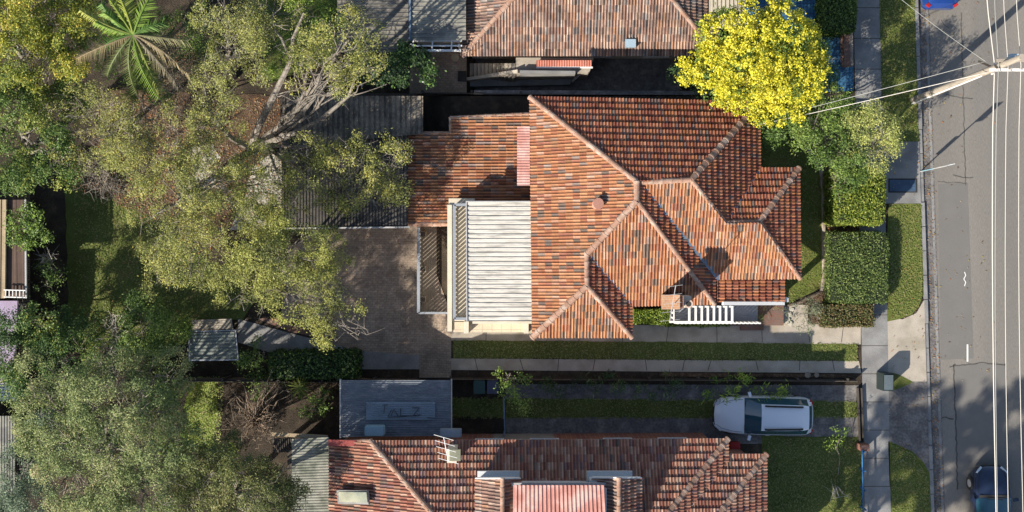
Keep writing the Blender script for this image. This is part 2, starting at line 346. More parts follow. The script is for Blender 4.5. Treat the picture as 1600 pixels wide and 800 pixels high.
class Tiles:
    def __init__(s): s.V = []; s.F = []; s.C = []; s.n = 0; s.sub = G()
    def face(s, poly, e=(0, 1), pal=PAL_O, pitch=.148, L=.35, t=.062, seed=1, rh=1.0):
        rng = np.random.default_rng(seed*97+13)
        A, B = poly[e[0]], poly[e[1]]
        O = Vector(A); u = (B-A); u = u.normalized()
        far = max(poly, key=lambda p: ((p-A)-u*(p-A).dot(u)).length)
        d = (far-A)-u*(far-A).dot(u); v = d.normalized(); n = u.cross(v)
        if n.z < 0: u = -u; n = u.cross(v)
        if n.y > .2 or n.x > .15: rh = .50; t = .080 if t > .05 else t
        # vertical projection of the polygon on the plane
        pp = []
        for p in poly:
            q = Vector((p.x, p.y, O.z - (n.x*(p.x-O.x)+n.y*(p.y-O.y))/n.z)); r = q-O; pp.append((r.dot(u), r.dot(v)))
        tris = geometry.tessellate_polygon([[Vector((a, b, 0)) for a, b in pp]])
        amin = min(a for a, b in pp); amax = max(a for a, b in pp); bmin = min(b for a, b in pp); bmax = max(b for a, b in pp)
        i0, i1 = int(math.floor(amin/pitch)), int(math.ceil(amax/pitch)); j0, j1 = int(math.floor(bmin/L)), int(math.ceil(bmax/L))
        ni, nj = i1-i0+1, j1-j0+1
        dh = rng.normal(0, .0035, (nj, ni)); db = rng.normal(0, .006, (nj, ni)); tone = rng.random((nj, ni)); dv = rng.normal(1, .10, (nj, ni))
        ws = np.array([c[1] for c in pal], float); ws = np.cumsum(ws/ws.sum()); cc = np.array([c[0] for c in pal])
        idx = np.minimum(np.searchsorted(ws, tone), len(pal)-1)
        jj, ii = np.mgrid[0:nj, 0:ni]; lf = np.sin(jj*.21+seed)*np.sin(ii*.13+seed*1.7)+.6*np.sin(jj*.47+ii*.19+seed*2.3)
        dark = rng.random((nj, ni)) < np.clip(.035+.17*(lf-.4), .02, .26); grey = np.array((.185, .135, .105))
        Rm = Matrix((u, v, n)).transposed()
        for tri in tris:
            T = [Vector((*pp[i], 0)) for i in tri]
            if (T[1]-T[0]).cross(T[2]-T[0]).z < 0: T = T[::-1]
            ta0, ta1 = min(p.x for p in T), max(p.x for p in T); tb0, tb1 = min(p.y for p in T), max(p.y for p in T)
            verts = []; faces = []; np_ = len(PROF)
            def sgn(a, b, k): p, q = T[k], T[(k+1) % 3]; return (q.x-p.x)*(b-p.y)-(q.y-p.y)*(a-p.x)
            for j in range(int(math.floor(tb0/L)), int(math.ceil(tb1/L))):
                for i in range(int(math.floor(ta0/pitch)), int(math.ceil(ta1/pitch))):
                    cs = [(i*pitch, j*L), ((i+1)*pitch, j*L), (i*pitch, (j+1)*L), ((i+1)*pitch, (j+1)*L)]
                    if any(all(sgn(a, b, k) < 0 for a, b in cs) for k in range(3)): continue
                    h0 = dh[j-j0, i-i0]; b0 = j*L+db[j-j0, i-i0]*.6; k0 = len(verts)
                    for (pa, ph) in PROF:
                        a = (i+pa)*pitch
                        ph = ph*rh; verts += [(a, b0, ph-.01), (a, b0, ph+t+h0), (a, (j+1)*L+.012, ph+h0*.4)]
                    for q in range(np_-1):
                        m = k0+3*q; faces.append((m, m+3, m+4, m+1)); faces.append((m+1, m+4, m+5, m+2))
            if not verts: continue
            bm = bmesh.new(); bv = [bm.verts.new(x) for x in verts]
            for f in faces: bm.faces.new([bv[x] for x in f])
            for k in range(3):
                p, q = T[k], T[(k+1) % 3]; en = Vector((q.y-p.y, -(q.x-p.x), 0))
                bmesh.ops.bisect_plane(bm, geom=bm.verts[:]+bm.edges[:]+bm.faces[:], dist=1e-5, plane_co=p, plane_no=en, clear_outer=True)
            bm.verts.index_update()
            co = [v_.co.copy() for v_ in bm.verts]
            base = s.n
            for c in co: x = O + Rm @ c; s.V.append((x.x, x.y, x.z))
            s.n += len(co)
            for f in bm.faces:
                c = f.calc_center_median(); i = int(math.floor(c.x/pitch))-i0; nz = f.normal.z
                j = int(math.floor((c.y+(.02 if abs(nz) < .3 else 0))/L))-j0
                i = min(max(i, 0), ni-1); j = min(max(j, 0), nj-1)
                s.F.append([base+v_.index for v_ in f.verts]); fr = (c.x/pitch) % 1; tint = .62 if .5 < fr else (1.06 if .06 < fr < .42 else .8)  # pans darkened as dirt and shade, roll tops lightened as if sunlit
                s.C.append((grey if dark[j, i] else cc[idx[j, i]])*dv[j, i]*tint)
            bm.free()
        # solid deck under the tiles
        pts = [Vector((p.x, p.y, O.z - (n.x*(p.x-O.x)+n.y*(p.y-O.y))/n.z)) for p in poly]
        V = [p-Vector((0, 0, .02)) for p in pts]+[p-Vector((0, 0, .12)) for p in pts]; m = len(pts)
        b = s.n; s.V += [tuple(x) for x in V]; s.n += len(V)
        for tr in tris: s.F.append([b+x for x in tr]); s.F.append([b+m+x for x in tr]); s.C += [np.array((.2, .1, .07))]*2
        for k in range(m): s.F.append([b+k, b+(k+1) % m, b+m+(k+1) % m, b+m+k]); s.C.append(np.array((.2, .1, .07)))
        return s
    def geo(s): return (s.V, s.F, np.array(s.C))
def caps(g, a, b, r=.13, seg=.40, lift=.03):
    a, b = Vector(a), Vector(b); L = (b-a).length; n = max(1, round(L/seg)); x = (b-a).normalized()
    y = Vector((0, 0, 1)).cross(x).normalized(); z = x.cross(y)
    for i in range(n):
        p = a+x*(L*i/n-.03); q = a+x*(L*(i+1)/n); base = len(g.v)
        rj = r*random.uniform(.94, 1.06); j = Vector((0, 0, random.uniform(-.008, .012)))
        for c, rr in ((p, rj*1.12), (p+x*.07, rj*1.12), (p+x*.075, rj), (q, rj*.93)):
            for k in range(7):
                t = math.pi*k/6; g.v.append(tuple(c+j+y*math.cos(t)*rr+z*(math.sin(t)*rr*.95+lift-.03)))
        for s_ in range(3):
            for k in range(6): m = base+7*s_+k; g.f.append([m, m+1, m+8, m+7])
        g.f.append([base+k for k in range(7)]); g.f.append([base+21+k for k in range(7)][::-1])
def gut(g, pts, wd=.13, h=.10, drop=.02, out=.05):
    for a, b in zip(pts[:-1], pts[1:]):
        a, b = Vector(a), Vector(b); d = (b-a).normalized(); n = Vector((-d.y, d.x, 0))*out; z = Vector((0, 0, -drop))
        c0, c1 = a+n+z, b+n+z
        g.bar(c0+Vector((0, 0, -h/2)), c1+Vector((0, 0, -h/2)), wd*.55, h*.3)           # trough
        e = Vector((-d.y, d.x, 0))*wd/2
        g.bar(c0+e, c1+e, .022, h); g.bar(c0-e*.9, c1-e*.9, .018, h)
def strap(g, a, b, wd=.22, h=.02, lift=.045):
    z = Vector((0, 0, lift)); g.bar(Vector(a)+z, Vector(b)+z, wd, h)
def inset(poly, d):
    n = len(poly); out = []; A = sum(poly[i].x*poly[(i+1) % n].y-poly[(i+1) % n].x*poly[i].y for i in range(n)); s = 1 if A > 0 else -1
    for i in range(n):
        p0, p1, p2 = poly[i-1], poly[i], poly[(i+1) % n]
        d1 = Vector((p1.x-p0.x, p1.y-p0.y)).normalized(); d2 = Vector((p2.x-p1.x, p2.y-p1.y)).normalized()
        n1 = Vector((-d1.y, d1.x))*s*d; n2 = Vector((-d2.y, d2.x))*s*d
        cr = d1.x*d2.y-d1.y*d2.x
        if abs(cr) < .05: out.append((p1.x+n1.x, p1.y+n1.y)); continue
        a = Vector((p1.x, p1.y))+n1; b = Vector((p1.x, p1.y))+n2; t = ((b.x-a.x)*d2.y-(b.y-a.y)*d2.x)/cr; q = a+d1*t; out.append((q.x, q.y))
    return out
def windows_on(T, wallpoly, edges, z=1.0, h=1.2, wd=1.3, zc=None):
    n = len(wallpoly); A = sum(wallpoly[i][0]*wallpoly[(i+1) % n][1]-wallpoly[(i+1) % n][0]*wallpoly[i][1] for i in range(n))
    for (ei, ts) in edges:
        a, b = Vector(wallpoly[ei]), Vector(wallpoly[(ei+1) % n]); d = (b-a).normalized(); nn = Vector((d.y, -d.x))*(1 if A > 0 else -1)
        rot = math.atan2(d.y, d.x)
        for t in ts:
            c = a+(b-a)*t; f = G()
            R = Matrix.Rotation(rot, 3, 'Z')
            for s_ in (-1, 1):
                f.box((c.x+nn.x*.02+d.x*s_*wd/2, c.y+nn.y*.02+d.y*s_*wd/2, z+h/2), (.06, .08, h), rot)
                f.box((c.x+nn.x*.02, c.y+nn.y*.02, z+h/2+s_*h/2), (wd+.06, .085, .06), rot)
            f.box((c.x+nn.x*.02, c.y+nn.y*.02, z+h/2), (.04, .07, h-.06), rot)
            fo = T.part('window', f.geo(), m_white)
            T.part('pane', G().box((c.x+nn.x*.012, c.y+nn.y*.012, z+h/2), (wd, .03, h), rot).geo(), m_win, fo)

# ---- main house
H = Thing('brick_house', 'house with orange terracotta tiled hip roof of several wings in the middle', 'house', P(1000, 330, 0))
E = 3.3
A = P(828, 152, E); B = P(1186, 160, E); R1 = P(995, 284, 5.62); R2 = P(995, 314, 5.62); R3 = P(1080, 281, 5.6)
H1 = P(917, 397, 4.54); H2 = P(917, 447, 4.54); D = P(832, 527, E); Ee = P(987, 527, E); V1 = P(987, 478, E)
Gc = P(1116, 475, E); Fv = P(1124, 436, E-.03); F2 = P(1250, 435, E); N2 = P(1248, 263, E); V2 = P(1187, 263, E); V3 = P(1133, 348, 4.5); N1 = P(1186, 347, 4.5)
R1b = P(1003, 285, 5.5)
T = Tiles()
T.face([A, R1, R2, H1, H2, D], e=(0, 5), pal=PAL_O, t=.045, seed=1)
T.face([B, R3, R1b, R1, A], e=(4, 0), pal=PAL_SHADED, seed=2)
T.face([B, V2, V3, R3], e=(0, 1), pal=PAL_SHADED, seed=3)
T.face([R1b, R3, V3, N1, F2, Fv], e=(4, 5), pal=PAL_O, t=.045, seed=4)
T.face([V2, N2, N1, V3], e=(0, 1), pal=PAL_SHADED, seed=5)
T.face([N2, F2, N1], e=(0, 1), pal=PAL_SHADED, seed=6)
T.face([D, H2, Ee], e=(0, 2), pal=PAL_O, t=.045, seed=7)
T.face([Ee, H2, H1, V1], e=(0, 3), pal=PAL_SHADED, seed=8)
T.face([V1, H1, R2, Gc], e=(0, 3), pal=PAL_O, t=.045, seed=9)
# east face of the middle wing: plane through the ridge
T.face([Gc, R2, R1, R1b, Fv, P(1124, 476, 3.2)], e=(0, 5), pal=PAL_SHADED, seed=10) if False else None
gx = (Gc.x); EF = [Vector((Gc.x, Gc.y, E)), R2, R1, R1b, Fv, Vector((Gc.x+.02, Fv.y-.3, E))]
T.face(EF, e=(0, 5), pal=PAL_SHADED, seed=10)
Q0, Q1, Q2, Q3 = P(1119, 436, 3.25), P(1225, 436, 2.2), P(1225, 472, 2.2), P(1119, 472, 3.25)
T.face([Q1, Q2, Q3, Q0], e=(0, 1), pal=PAL_SHADED, seed=11)
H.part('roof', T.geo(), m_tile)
g = G()
for a, b, r in [(A, R1, .12), (R1, R2, .14), (H1, R2, .14), (H1, H2, .12), (D, H2, .15), (Ee, H2, .11), (Gc, R2, .11), (R1b, R3, .12), (B, R3, .145), (V3, R3, .11), (V3, N1, .12), (N2, N1, .13), (F2, N1, .11)]:
    caps(g, a, b, r)
H.part('ridge_capping', g.geo(), m_cap, smooth=False)
g = G()
for a, b, wv in [(V1, H1, .2), (Fv, R1b, .24), (V2, V3, .24)]: strap(g, a, b, wv)
H.part('valley', g.geo(), m_val)
g = G(); gut(g, [B, A]); gut(g, [N2, V2]); gut(g, [V2, B]); gut(g, [F2, N2]); gut(g, [Fv, F2]); gut(g, [Q2, Q1])
H.part('gutter', g.geo(), m_gutter)
g = G(); gut(g, [A, D]); gut(g, [D, Ee]); gut(g, [Ee, V1]); gut(g, [V1, Gc])
H.part('gutter', g.geo(), m_gutd)
H.part('fascia', G().bar(Q2+Vector((0, -.06, -.02)), Q3+Vector((.3, -.06, -.02)), .16, .14).geo(), m_white)
wp = inset([A, D, Ee, V1, Gc, Vector((Gc.x, Fv.y, 0)), F2, N2, V2, B], .45)
H.part('wall', G().prism(wp, 0, E-.12).geo(), m_brick)
windows_on(H, wp, [(5, (.3, .7)), (6, (.3, .7)), (8, (.5,)), (9, (.15, .4, .65, .85)), (1, (.4,)), (3, (.5,))], z=1.0)
H.part('porch_post', G().box(P(1219, 467, 1.05), (.22, .22, 2.1)).geo(), m_white)
H.part('porch_floor', G().prism([P(1119, 440)[:2], P(1222, 440)[:2], P(1222, 508)[:2], P(1119, 508)[:2]], 0.0, .3).geo(), m_rpav)
# vent pipe and chimney on the roof
H.part('roof_vent', G().tube([P(930, 322, 4.4), P(934, 318, 5.2)], [.20, .19], 12).tube([P(934, 318, 5.2), P(935, 318, 5.28)], [.25, .25], 12).geo(), mat('pink_terracotta', (.50, .25, .18)), smooth=False)
ch = H.part('chimney', G().box(P(1041, 468, 2.95), (.62, .52, 5.9)).geo(), m_brick)
H.part('chimney_top', G().box(P(1048, 472, 5.95), (.78, .62, .12)).geo(), mat('orange_brick', (.50, .24, .12), brick=dict(c2=(.56, .30, .16), mortar=(.5, .4, .3), w=.2, h=.1)), ch)
ch2 = H.part('chimney', G().box(P(1056, 468, 2.5), (.55, .5, 5.0)).geo(), m_cream)
for dx in (1063, 1076):
    H.part('chimney_pot', G().tube([P(dx, 475, 5.0), P(dx, 475, 5.45)], [.17, .155], 14).tube([P(dx, 475, 5.45), P(dx, 475, 5.52)], [.19, .19], 14).geo(), mat('pale_clay_pot', (.55, .42, .34)), ch2)
    H.part('chimney_pot_opening', G().tube([P(dx, 475, 5.522), P(dx, 475, 5.526)], [.12, .12], 14).geo(), m_tar, ch2)
an = Thing('roof_antenna', 'thin silver television antenna standing on the chimney of the middle house', 'antenna', P(1058, 470, 5.9))
an.part('mast', G().tube([P(1054, 474, 5.2), P(1054, 474, 7.4)], .02, 6).geo(), m_gutter)
g = G(); tp = P(1054, 474, 7.3); g.tube([tp+Vector((-.2, -.75, 0)), tp+Vector((.05, .75, 0))], .018, 5)
for i in range(5):
    c = tp+Vector((-.2+.06*i, -.72+.36*i, 0)); g.tube([c+Vector((-.42+.03*i, -.03, 0)), c+Vector((.42-.03*i, .05, 0))], .010, 4)
an.part('boom', g.geo(), m_gutter)
# ---- rear extension roof (part of the same house)
X = Thing('rear_extension', 'low orange tiled rear extension left of the main hip roof', 'house extension', P(730, 260, 0))
xa, xb, xc, xd = P(638, 208, 1.2), P(638, 350, 1.2), P(828, 350, 1.65), P(828, 178, 1.65)
T = Tiles(); T.face([xa, xb, xc, xd, P(704, 184, 1.36), P(704, 208, 1.36)], e=(0, 1), pal=PAL_O, seed=21, L=.36, t=.045)
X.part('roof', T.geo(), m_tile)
g = G(); caps(g, P(704, 184, 1.36), xd, .09, lift=0); caps(g, P(704, 184, 1.36), P(704, 208, 1.36), .08, lift=0); caps(g, xa, P(704, 208, 1.36), .09, lift=0)
g2_ = G(); caps(g2_, xb, P(700, 350, 1.35), .12, lift=0); X.part('verge_capping', g2_.geo(), m_cap)
X.part('ridge_capping', g.geo(), m_cap)
g = G(); gut(g, [xa, xb]); X.part('gutter', g.geo(), m_gutd)
wpx = inset([xa, xb, Vector((xc.x+.6, xc.y, 0)), Vector((xd.x+.6, xd.y, 0)), P(704, 184, 2.7), P(704, 208, 2.7)], .4)
X.part('wall', G().prism(wpx, WZ-.1, 1.05).geo(), m_brick)
def ribbed(c, n, h=.03, kind='rib', seg=1):
    """c: four corners a,b,c,d; ribs run a->b and repeat from a to d"""
    a, b, cc, d = [Vector(x) for x in c]; V = []; F = []
    nrm = (b-a).cross(d-a).normalized(); nrm = nrm if nrm.z > 0 else -nrm
    prof = [(0, 0), (.6, 0), (.7, 1), (.9, 1)] if kind == 'rib' else ([(0, 0), (.56, 0), (.58, -1.6), (.97, -1.6), (.985, 0)] if kind == 'batten' else [(k/6, .5+.5*math.cos(2*math.pi*k/6)) for k in range(6)])
    ts = [((i+q)/n, hh) for i in range(n) for q, hh in prof]+[(1, prof[0][1])]
    for t, hh in ts:
        for k in range(seg+1): s_ = k/seg; p = (a+(b-a)*s_)*(1-t)+(d+(cc-d)*s_)*t; V.append(p+nrm*h*hh)
    m = len(V)
    for i in range(len(ts)-1):
        for k in range(seg): q = i*(seg+1)+k; F.append([q, q+1, q+seg+2, q+seg+1])
    V += [Vector(x)-nrm*.04 for x in (a, b, cc, d)]; F.append([m, m+1, m+2, m+3])
    return (V, F)
m_pink = mat('pink_corrugated_metal', (.50, .235, .19), c2=(.58, .35, .30), c2scale=1.5, rough=.6, var=.15)
X.part('roof_strip', ribbed([P(808, 198, 3.35), P(828, 198, 3.35), P(828, 290, 3.35), P(808, 290, 3.35)], 22, .025, 'sine'), m_pink)
# ---- white roofed block with balcony
m_wroof = mat('white_roof_sheet', (.58, .55, .49), c2=(.36, .34, .30), c2scale=2.6, c2amt=.43, var=.08, fine=12, fvar=.15, stretch=(.4, 3, 1))
Wb = Thing('rear_balcony_block', 'rear block with white ribbed metal roof and cream balcony behind the tiled house', 'house extension', P(770, 410, 0))
zr = 3.25
Wb.part('roof', ribbed([P(729, 316, zr-.1), P(829, 316, zr), P(831, 502, zr), P(730, 502, zr-.1)], 26, .045, 'batten'), m_wroof)
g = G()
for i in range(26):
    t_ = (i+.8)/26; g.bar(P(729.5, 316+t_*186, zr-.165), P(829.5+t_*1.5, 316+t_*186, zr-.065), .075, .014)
Wb.part('sheet_joints', g.geo(), mat('groove_shade_dirt', (.11, .10, .09), var=.4, fine=10, fvar=.4))  # dark strips laid in the grooves stand in for their shade and dirt
g = G(); g.bar(P(728, 315, zr-.05), P(830, 315, zr+.03), .05, .12); g.bar(P(728.5, 316, zr-.1), P(729.5, 502, zr-.1), .05, .1)
Wb.part('roof_edge', g.geo(), m_gutter)
cp = P(730, 317); Wb.part('wall', G().prism([P(742, 320)[:2], P(829, 320)[:2], P(829, 500)[:2], P(742, 500)[:2]], WZ-.1, zr-.2).geo(), m_cream)
Wb.part('balcony_floor', G().prism([P(705, 314)[:2], P(744, 314)[:2], P(744, 498)[:2], P(705, 498)[:2]], 1.85, 2.0).geo(), m_cream)
g = G(); g.prism([P(699, 320, 2.1)[:2], P(706, 320, 2.1)[:2], P(706, 518, 2.1)[:2], P(699, 518, 2.1)[:2]], -.9, 2.1)
Wb.part('parapet', g.geo(), m_cream)
m_ctile = mat('cream_tiles', (.62, .52, .38), brick=dict(c2=(.58, .48, .35), mortar=(.40, .33, .24), w=.45, h=.45, off=0, m=.012), var=.1)
Wb.part('ledge', G().prism([P(708, 503, 2.0)[:2], P(831, 503, 2.0)[:2], P(831, 519, 2.0)[:2], P(708, 519, 2.0)[:2]], 1.8, 2.0).geo(), m_ctile)
for xx in (729, 822): Wb.part('pier', G().box(P(xx, 511, 2.3), (.22, .55, .7)).geo(), m_cream)
def balustrade(T, a, b, z0, h, sp=.17, rail=.06, m=m_greyp, bw=.085):
    a, b = Vector(a), Vector(b); a.z = b.z = 0; L = (b-a).length; n = int(L/sp); g = G()
    T.part('top_rail', G().bar(a+Vector((0, 0, z0+h)), b+Vector((0, 0, z0+h)), rail, .05).geo(), m)
    T.part('bottom_rail', G().bar(a+Vector((0, 0, z0+.08)), b+Vector((0, 0, z0+.08)), .04, .04).geo(), m)
    for i in range(n+1):
        c = a+(b-a)*(i/n); T.part('baluster', G().box((c.x, c.y, z0+h/2), (bw, bw, h)).geo(), m)
balustrade(Wb, P(710, 320, 2.9), P(710, 498, 2.9), 2.0, .95, rail=.13, sp=.205)
balustrade(Wb, P(710, 320, 2.9), P(729, 320, 2.9), 2.0, .95, rail=.12)
balustrade(Wb, P(710, 498, 2.9), P(729, 498, 2.9), 2.0, .95, rail=.12)
# ---- timber deck below it
Dk = Thing('timber_deck', 'dark timber deck with grey balustrade between brick patio and cream balcony', 'deck', P(680, 425, 0))
Dk.part('boards', ribbed([P(652, 352, -.4), P(652, 490, -.4), P(704, 490, -.4), P(704, 352, -.4)], 14, .008, 'rib'), mat('deck_boards', (.24, .20, .155), var=.2, fine=25))
balustrade(Dk, P(654, 356, .5), P(654, 489, .5), -.4, .95, rail=.14, sp=.20)
balustrade(Dk, P(654, 489, .5), P(703, 489, .5), -.4, .95, rail=.10, sp=.20)
# ---- shed roofs under the big tree
m_gcor = mat('weathered_grey_corrugated', (.24, .205, .16), c2=(.12, .105, .085), c2scale=1.8, c2amt=.5, rough=.8, var=.25, fine=9, fvar=.3)
m_dcor = mat('dark_corrugated', (.095, .085, .075), c2=(.06, .055, .05), c2scale=2, rough=.8, var=.25)
Sh = Thing('corrugated_shed', 'long shed with weathered grey corrugated roof under the leaning tree limbs', 'shed', P(550, 200, 0))
Sh.part('roof', ribbed([P(441, 149, 1.95), P(441, 230, 1.8), P(661, 209, 1.8), P(661, 150, 1.95)], 27, .05, 'batten'), m_gcor)
Sh.part('wall', G().prism([P(450, 152)[:2], P(655, 155)[:2], P(655, 205)[:2], P(450, 222)[:2]], -.9, 1.65).geo(), m_woodd)
Sh2 = Thing('lean_to_shed', 'dark corrugated lean-to roof between tree crown and orange extension', 'shed', P(560, 290, 0))
Sh2.part('roof', ribbed([P(441, 231, 1.7), P(441, 356, 1.5), P(637, 354, 1.5), P(637, 211, 1.7)], 40, .03, 'batten'), m_dcor)
Sh2.part('wall', G().prism([P(450, 236)[:2], P(630, 222)[:2], P(630, 345)[:2], P(450, 345)[:2]], -.9, 1.4).geo(), m_woodd)
Sh2.part('eave_board', G().bar(P(441, 357, 1.52), P(640, 355, 1.52), .07, .12).geo(), m_gutter)
# ---- small frame shelter with sheet roof
Sl = Thing('garden_shelter', 'small open shelter with slatted translucent roof beside the curved garden path', 'shelter', P(332, 540, 0))
Sl.part('roof', ribbed([P(298, 520, 1.15), P(366, 518, 1.15), P(370, 560, 1.0), P(297, 562, 1.0)], 8, .04, 'sine'), mat('greenish_grey_sheet', (.17, .19, .17), var=.3, rough=.5))
g = G()
for a, b in [((296, 518), (368, 516)), ((368, 516), (372, 562)), ((296, 563), (372, 562)), ((296, 518), (296, 563))]: g.bar(P(*a, 1.2), P(*b, 1.2), .06, .06)
for x, y in ((296, 518), (368, 516), (372, 562), (296, 563)): q = P(x, y, 1.2); g.bar((q.x, q.y, WZ), q, .06, .06)
Sl.part('frame', g.geo(), m_greyp)
tb = Thing('outdoor_bench', 'pale timber bench board behind the small slatted shelter', 'bench', P(330, 507, 0))
tb.part('seat', ribbed([P(300, 500, -.35), P(362, 498, -.35), P(364, 514, -.35), P(300, 515, -.35)], 4, .015, 'rib'), m_conc)
for x in (306, 356): tb.part('leg', G().box(P(x, 507, -.59), (.1, .4, .42)).geo(), m_woodt)

# ---------------------------------------------------------------- veranda, pots
Ve = Thing('white_veranda_pergola', 'white pergola beams over the grey side steps below the chimneys', 'pergola', P(1110, 492, 0))
for i, x in enumerate([1077, 1087, 1096.5, 1106, 1115.5, 1125, 1134.5, 1144]):
    Ve.part('rafter', G().bar(P(x, 478, 2.35), P(x, 503, 2.35), .09, .09).geo(), m_white)
Ve.part('beam', G().bar(P(1046, 503, 2.25), P(1146, 503, 2.25), .08, .1).geo(), m_white)
Ve.part('beam', G().bar(P(1060, 479, 2.25), P(1146, 479, 2.25), .08, .1).geo(), m_white)
Ve.part('floor', ribbed([P(1046, 477, .42), P(1184, 477, .42), P(1184, 503, .42), P(1046, 503, .42)], 9, .006, 'rib'), m_greyp)
Ve.part('edge', G().bar(P(1046, 504, .42), P(1184, 504, .42), .08, .12).geo(), m_gutter)
a_, b_ = P(1048, 503, .4), P(1180, 503, .4)
balustrade(Ve, a_, b_, .42, .95, m=m_white, sp=.19, rail=.05)
balustrade(Ve, P(1048, 480, .4), P(1048, 503, .4), .42, .95, m=m_white, sp=.19, rail=.05)
Ve.part('step', G().prism([P(1156, 505)[:2], P(1192, 505)[:2], P(1192, 516)[:2], P(1156, 516)[:2]], 0, .16).geo(), m_rpav)
def thing_mesh(name, label, cat, geo, m, group=None, **kw):
    V = [Vector(v) for v in geo[0]]; zmin = min(v.z for v in V); c = sum(V, Vector())/len(V); loc = Vector((c.x, c.y, zmin))
    o = newmesh(name, V, geo[1], m, loc=loc, **kw); o.location = loc; return tag(o, label, cat, group)

# ---------------------------------------------------------------- upper neighbour (lower ground)
N = Thing('neighbour_house', 'house with pink and orange tiled hip roof at the top edge of the photo', 'house', P(900, 30, -2.2))
e = .6
def hipz(px, py, z): return P(px, py, z)
def GP(gx, gy, z): return Vector((gx/32, -gy/32, z))        # ground-scaled pixels relative to the nadir
a = P(722, 87, e); x0, y0 = a.x*32, -a.y*32; b = P(1122, 87, e); x1 = b.x*32
dR = 190; zR = e+dR/64
rA, rB = GP(x0+dR, y0-dR, zR), GP(x1-dR, y0-dR, zR)
nA, nB = GP(x0, y0-2*dR, e), GP(x1, y0-2*dR, e)
T = Tiles()
T.face([a, b, rB, rA], e=(0, 1), pal=PAL_W, seed=31)
T.face([nA, a, rA], e=(0, 1), pal=PAL_W, seed=32)
T.face([b, nB, rB], e=(0, 1), pal=PAL_W, seed=33)
T.face([nB, nA, rA, rB], e=(0, 1), pal=PAL_W, seed=34)
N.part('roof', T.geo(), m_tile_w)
g = G(); caps(g, a, rA, .13); caps(g, b, rB, .12); caps(g, rA, rB, .12); N.part('ridge_capping', g.geo(), m_cap)
g = G(); gut(g, [a, b]); gut(g, [b, nB]); gut(g, [nA, a]); N.part('gutter', g.geo(), m_gutd)
wn = inset([a, b, nB, nA], .4); N.part('wall', G().prism(wn, -2.3, e-.12).geo(), m_cream)
windows_on(N, wn, [(0, (.55, .8)), (3, (.3,))], z=-1.5, h=1.1)
N.part('skylight', G().box(P(985, 68, 1.02), (.5, .38, .22)).geo(), mat('skylight_glass', (.35, .45, .52), rough=.15, var=0))
# landing, awning, stairs in front of it
N.part('awning_roof', ribbed([P(838, 94, .2), P(838, 104, .08), P(924, 104, .08), P(924, 94, .2)], 22, .03, 'sine'), mat('red_awning_metal', (.40, .15, .11), var=.3))
N.part('awning_gutter', G().bar(P(838, 105.5, .05), P(926, 105.5, .05), .08, .08).geo(), m_white)
N.part('landing', G().prism([P(806, 90, -.05)[:2], P(928, 90, -.05)[:2], P(921, 113, -.05)[:2], P(806, 116, -.05)[:2]], -2.2, -.05).geo(), m_conc)
for i in range(12):
    x = 800-i*6; zz = -.15-i*.14
    N.part('stair', G().prism([P(x, 99, zz)[:2], P(x+5.4, 99, zz)[:2], P(x+5.4, 118, zz)[:2], P(x, 120, zz)[:2]], -2.2, zz).geo(), m_conc)
N.part('stair_side', G().bar(P(728, 125, -1.6), P(812, 112, .1), .16, .4).geo(), m_conc)
N.part('landing_wall', G().bar(P(812, 115, -.2), P(898, 116, -.2), .14, 1.0).geo(), m_concg)
N.part('landing_wall', G().bar(P(896, 126, -1.2), P(920, 104, -.1), .1, .25).geo(), m_concg)
N.part('ramp', G().prism([P(729, 126, -1.9)[:2], P(896, 118, -1.9)[:2], P(890, 133, -1.9)[:2], P(729, 136, -1.9)[:2]], -2.2, -1.75).geo(), m_concg)
m_gr2 = mat('grey_green_sheet', (.30, .29, .24), c2=(.17, .165, .15), c2scale=1.6, c2amt=.5, rough=.7, var=.2, fine=8)
m_gr3 = mat('brown_grey_sheet', (.21, .195, .165), c2=(.12, .11, .10), c2scale=1.6, c2amt=.5, rough=.7, var=.2, fine=8)
o = Thing('grey_roofed_annex', 'pale grey ribbed metal roof attached left of the pink tiled house', 'annex', P(684, 20, -1.2))
o.part('roof', ribbed([P(641, 63, 1.35), P(728, 62, 1.35), P(728, -90, 1.5), P(641, -90, 1.5)], 23, .04, 'rib'), m_gr2)
o.part('wall', G().prism([P(648, 60)[:2], P(722, 60)[:2], P(722, -80)[:2], P(648, -80)[:2]], -1.3, 1.2).geo(), m_cream)
o.part('gutter', G().bar(P(640.5, 64, 1.4), P(640.5, -90, 1.5), .1, .12).geo(), mat('blue_grey_gutter', (.13, .18, .24)))
o = Thing('brown_roofed_carport', 'brown grey ribbed metal roof under olive branches at the top edge', 'carport', P(584, 30, -1.2))
o.part('roof', ribbed([P(527, 83, 1.1), P(638, 81, 1.1), P(638, -90, 1.2), P(527, -90, 1.2)], 25, .04, 'rib'), m_gr3)
for x, y in ((532, 80), (634, 78)): o.part('post', G().box(P(x, y, -.1), (.1, .1, 2.3)).geo(), m_woodd)
o = Thing('white_frame_pergola', 'narrow white open pergola frame below the pale grey ribbed roof', 'pergola', P(682, 72, -1.2))
for y in (64, 71.5, 79): o.part('beam', G().bar(P(644, y, 1.15), P(722 if y < 79 else 720, y, 1.15), .07 if y < 79 else .10, .07).geo(), m_white)
for x in (645, 675, 705): o.part('rafter', G().bar(P(x, 79, 1.2), P(x+1, 63, 1.2), .06, .06).geo(), m_white)
for x in (646, 719): o.part('post', G().box(P(x, 78, -.05), (.08, .08, 2.4)).geo(), m_white)
thing_mesh('round_table', 'small round tan garden table on the neighbour patio', 'table', G().tube([P(711, 90, -.55), P(711, 90, -.5)], [.19, .19], 16).tube([P(711, 90, -1.2), P(711, 90, -.55)], [.03, .03], 6).geo(), m_woodt)
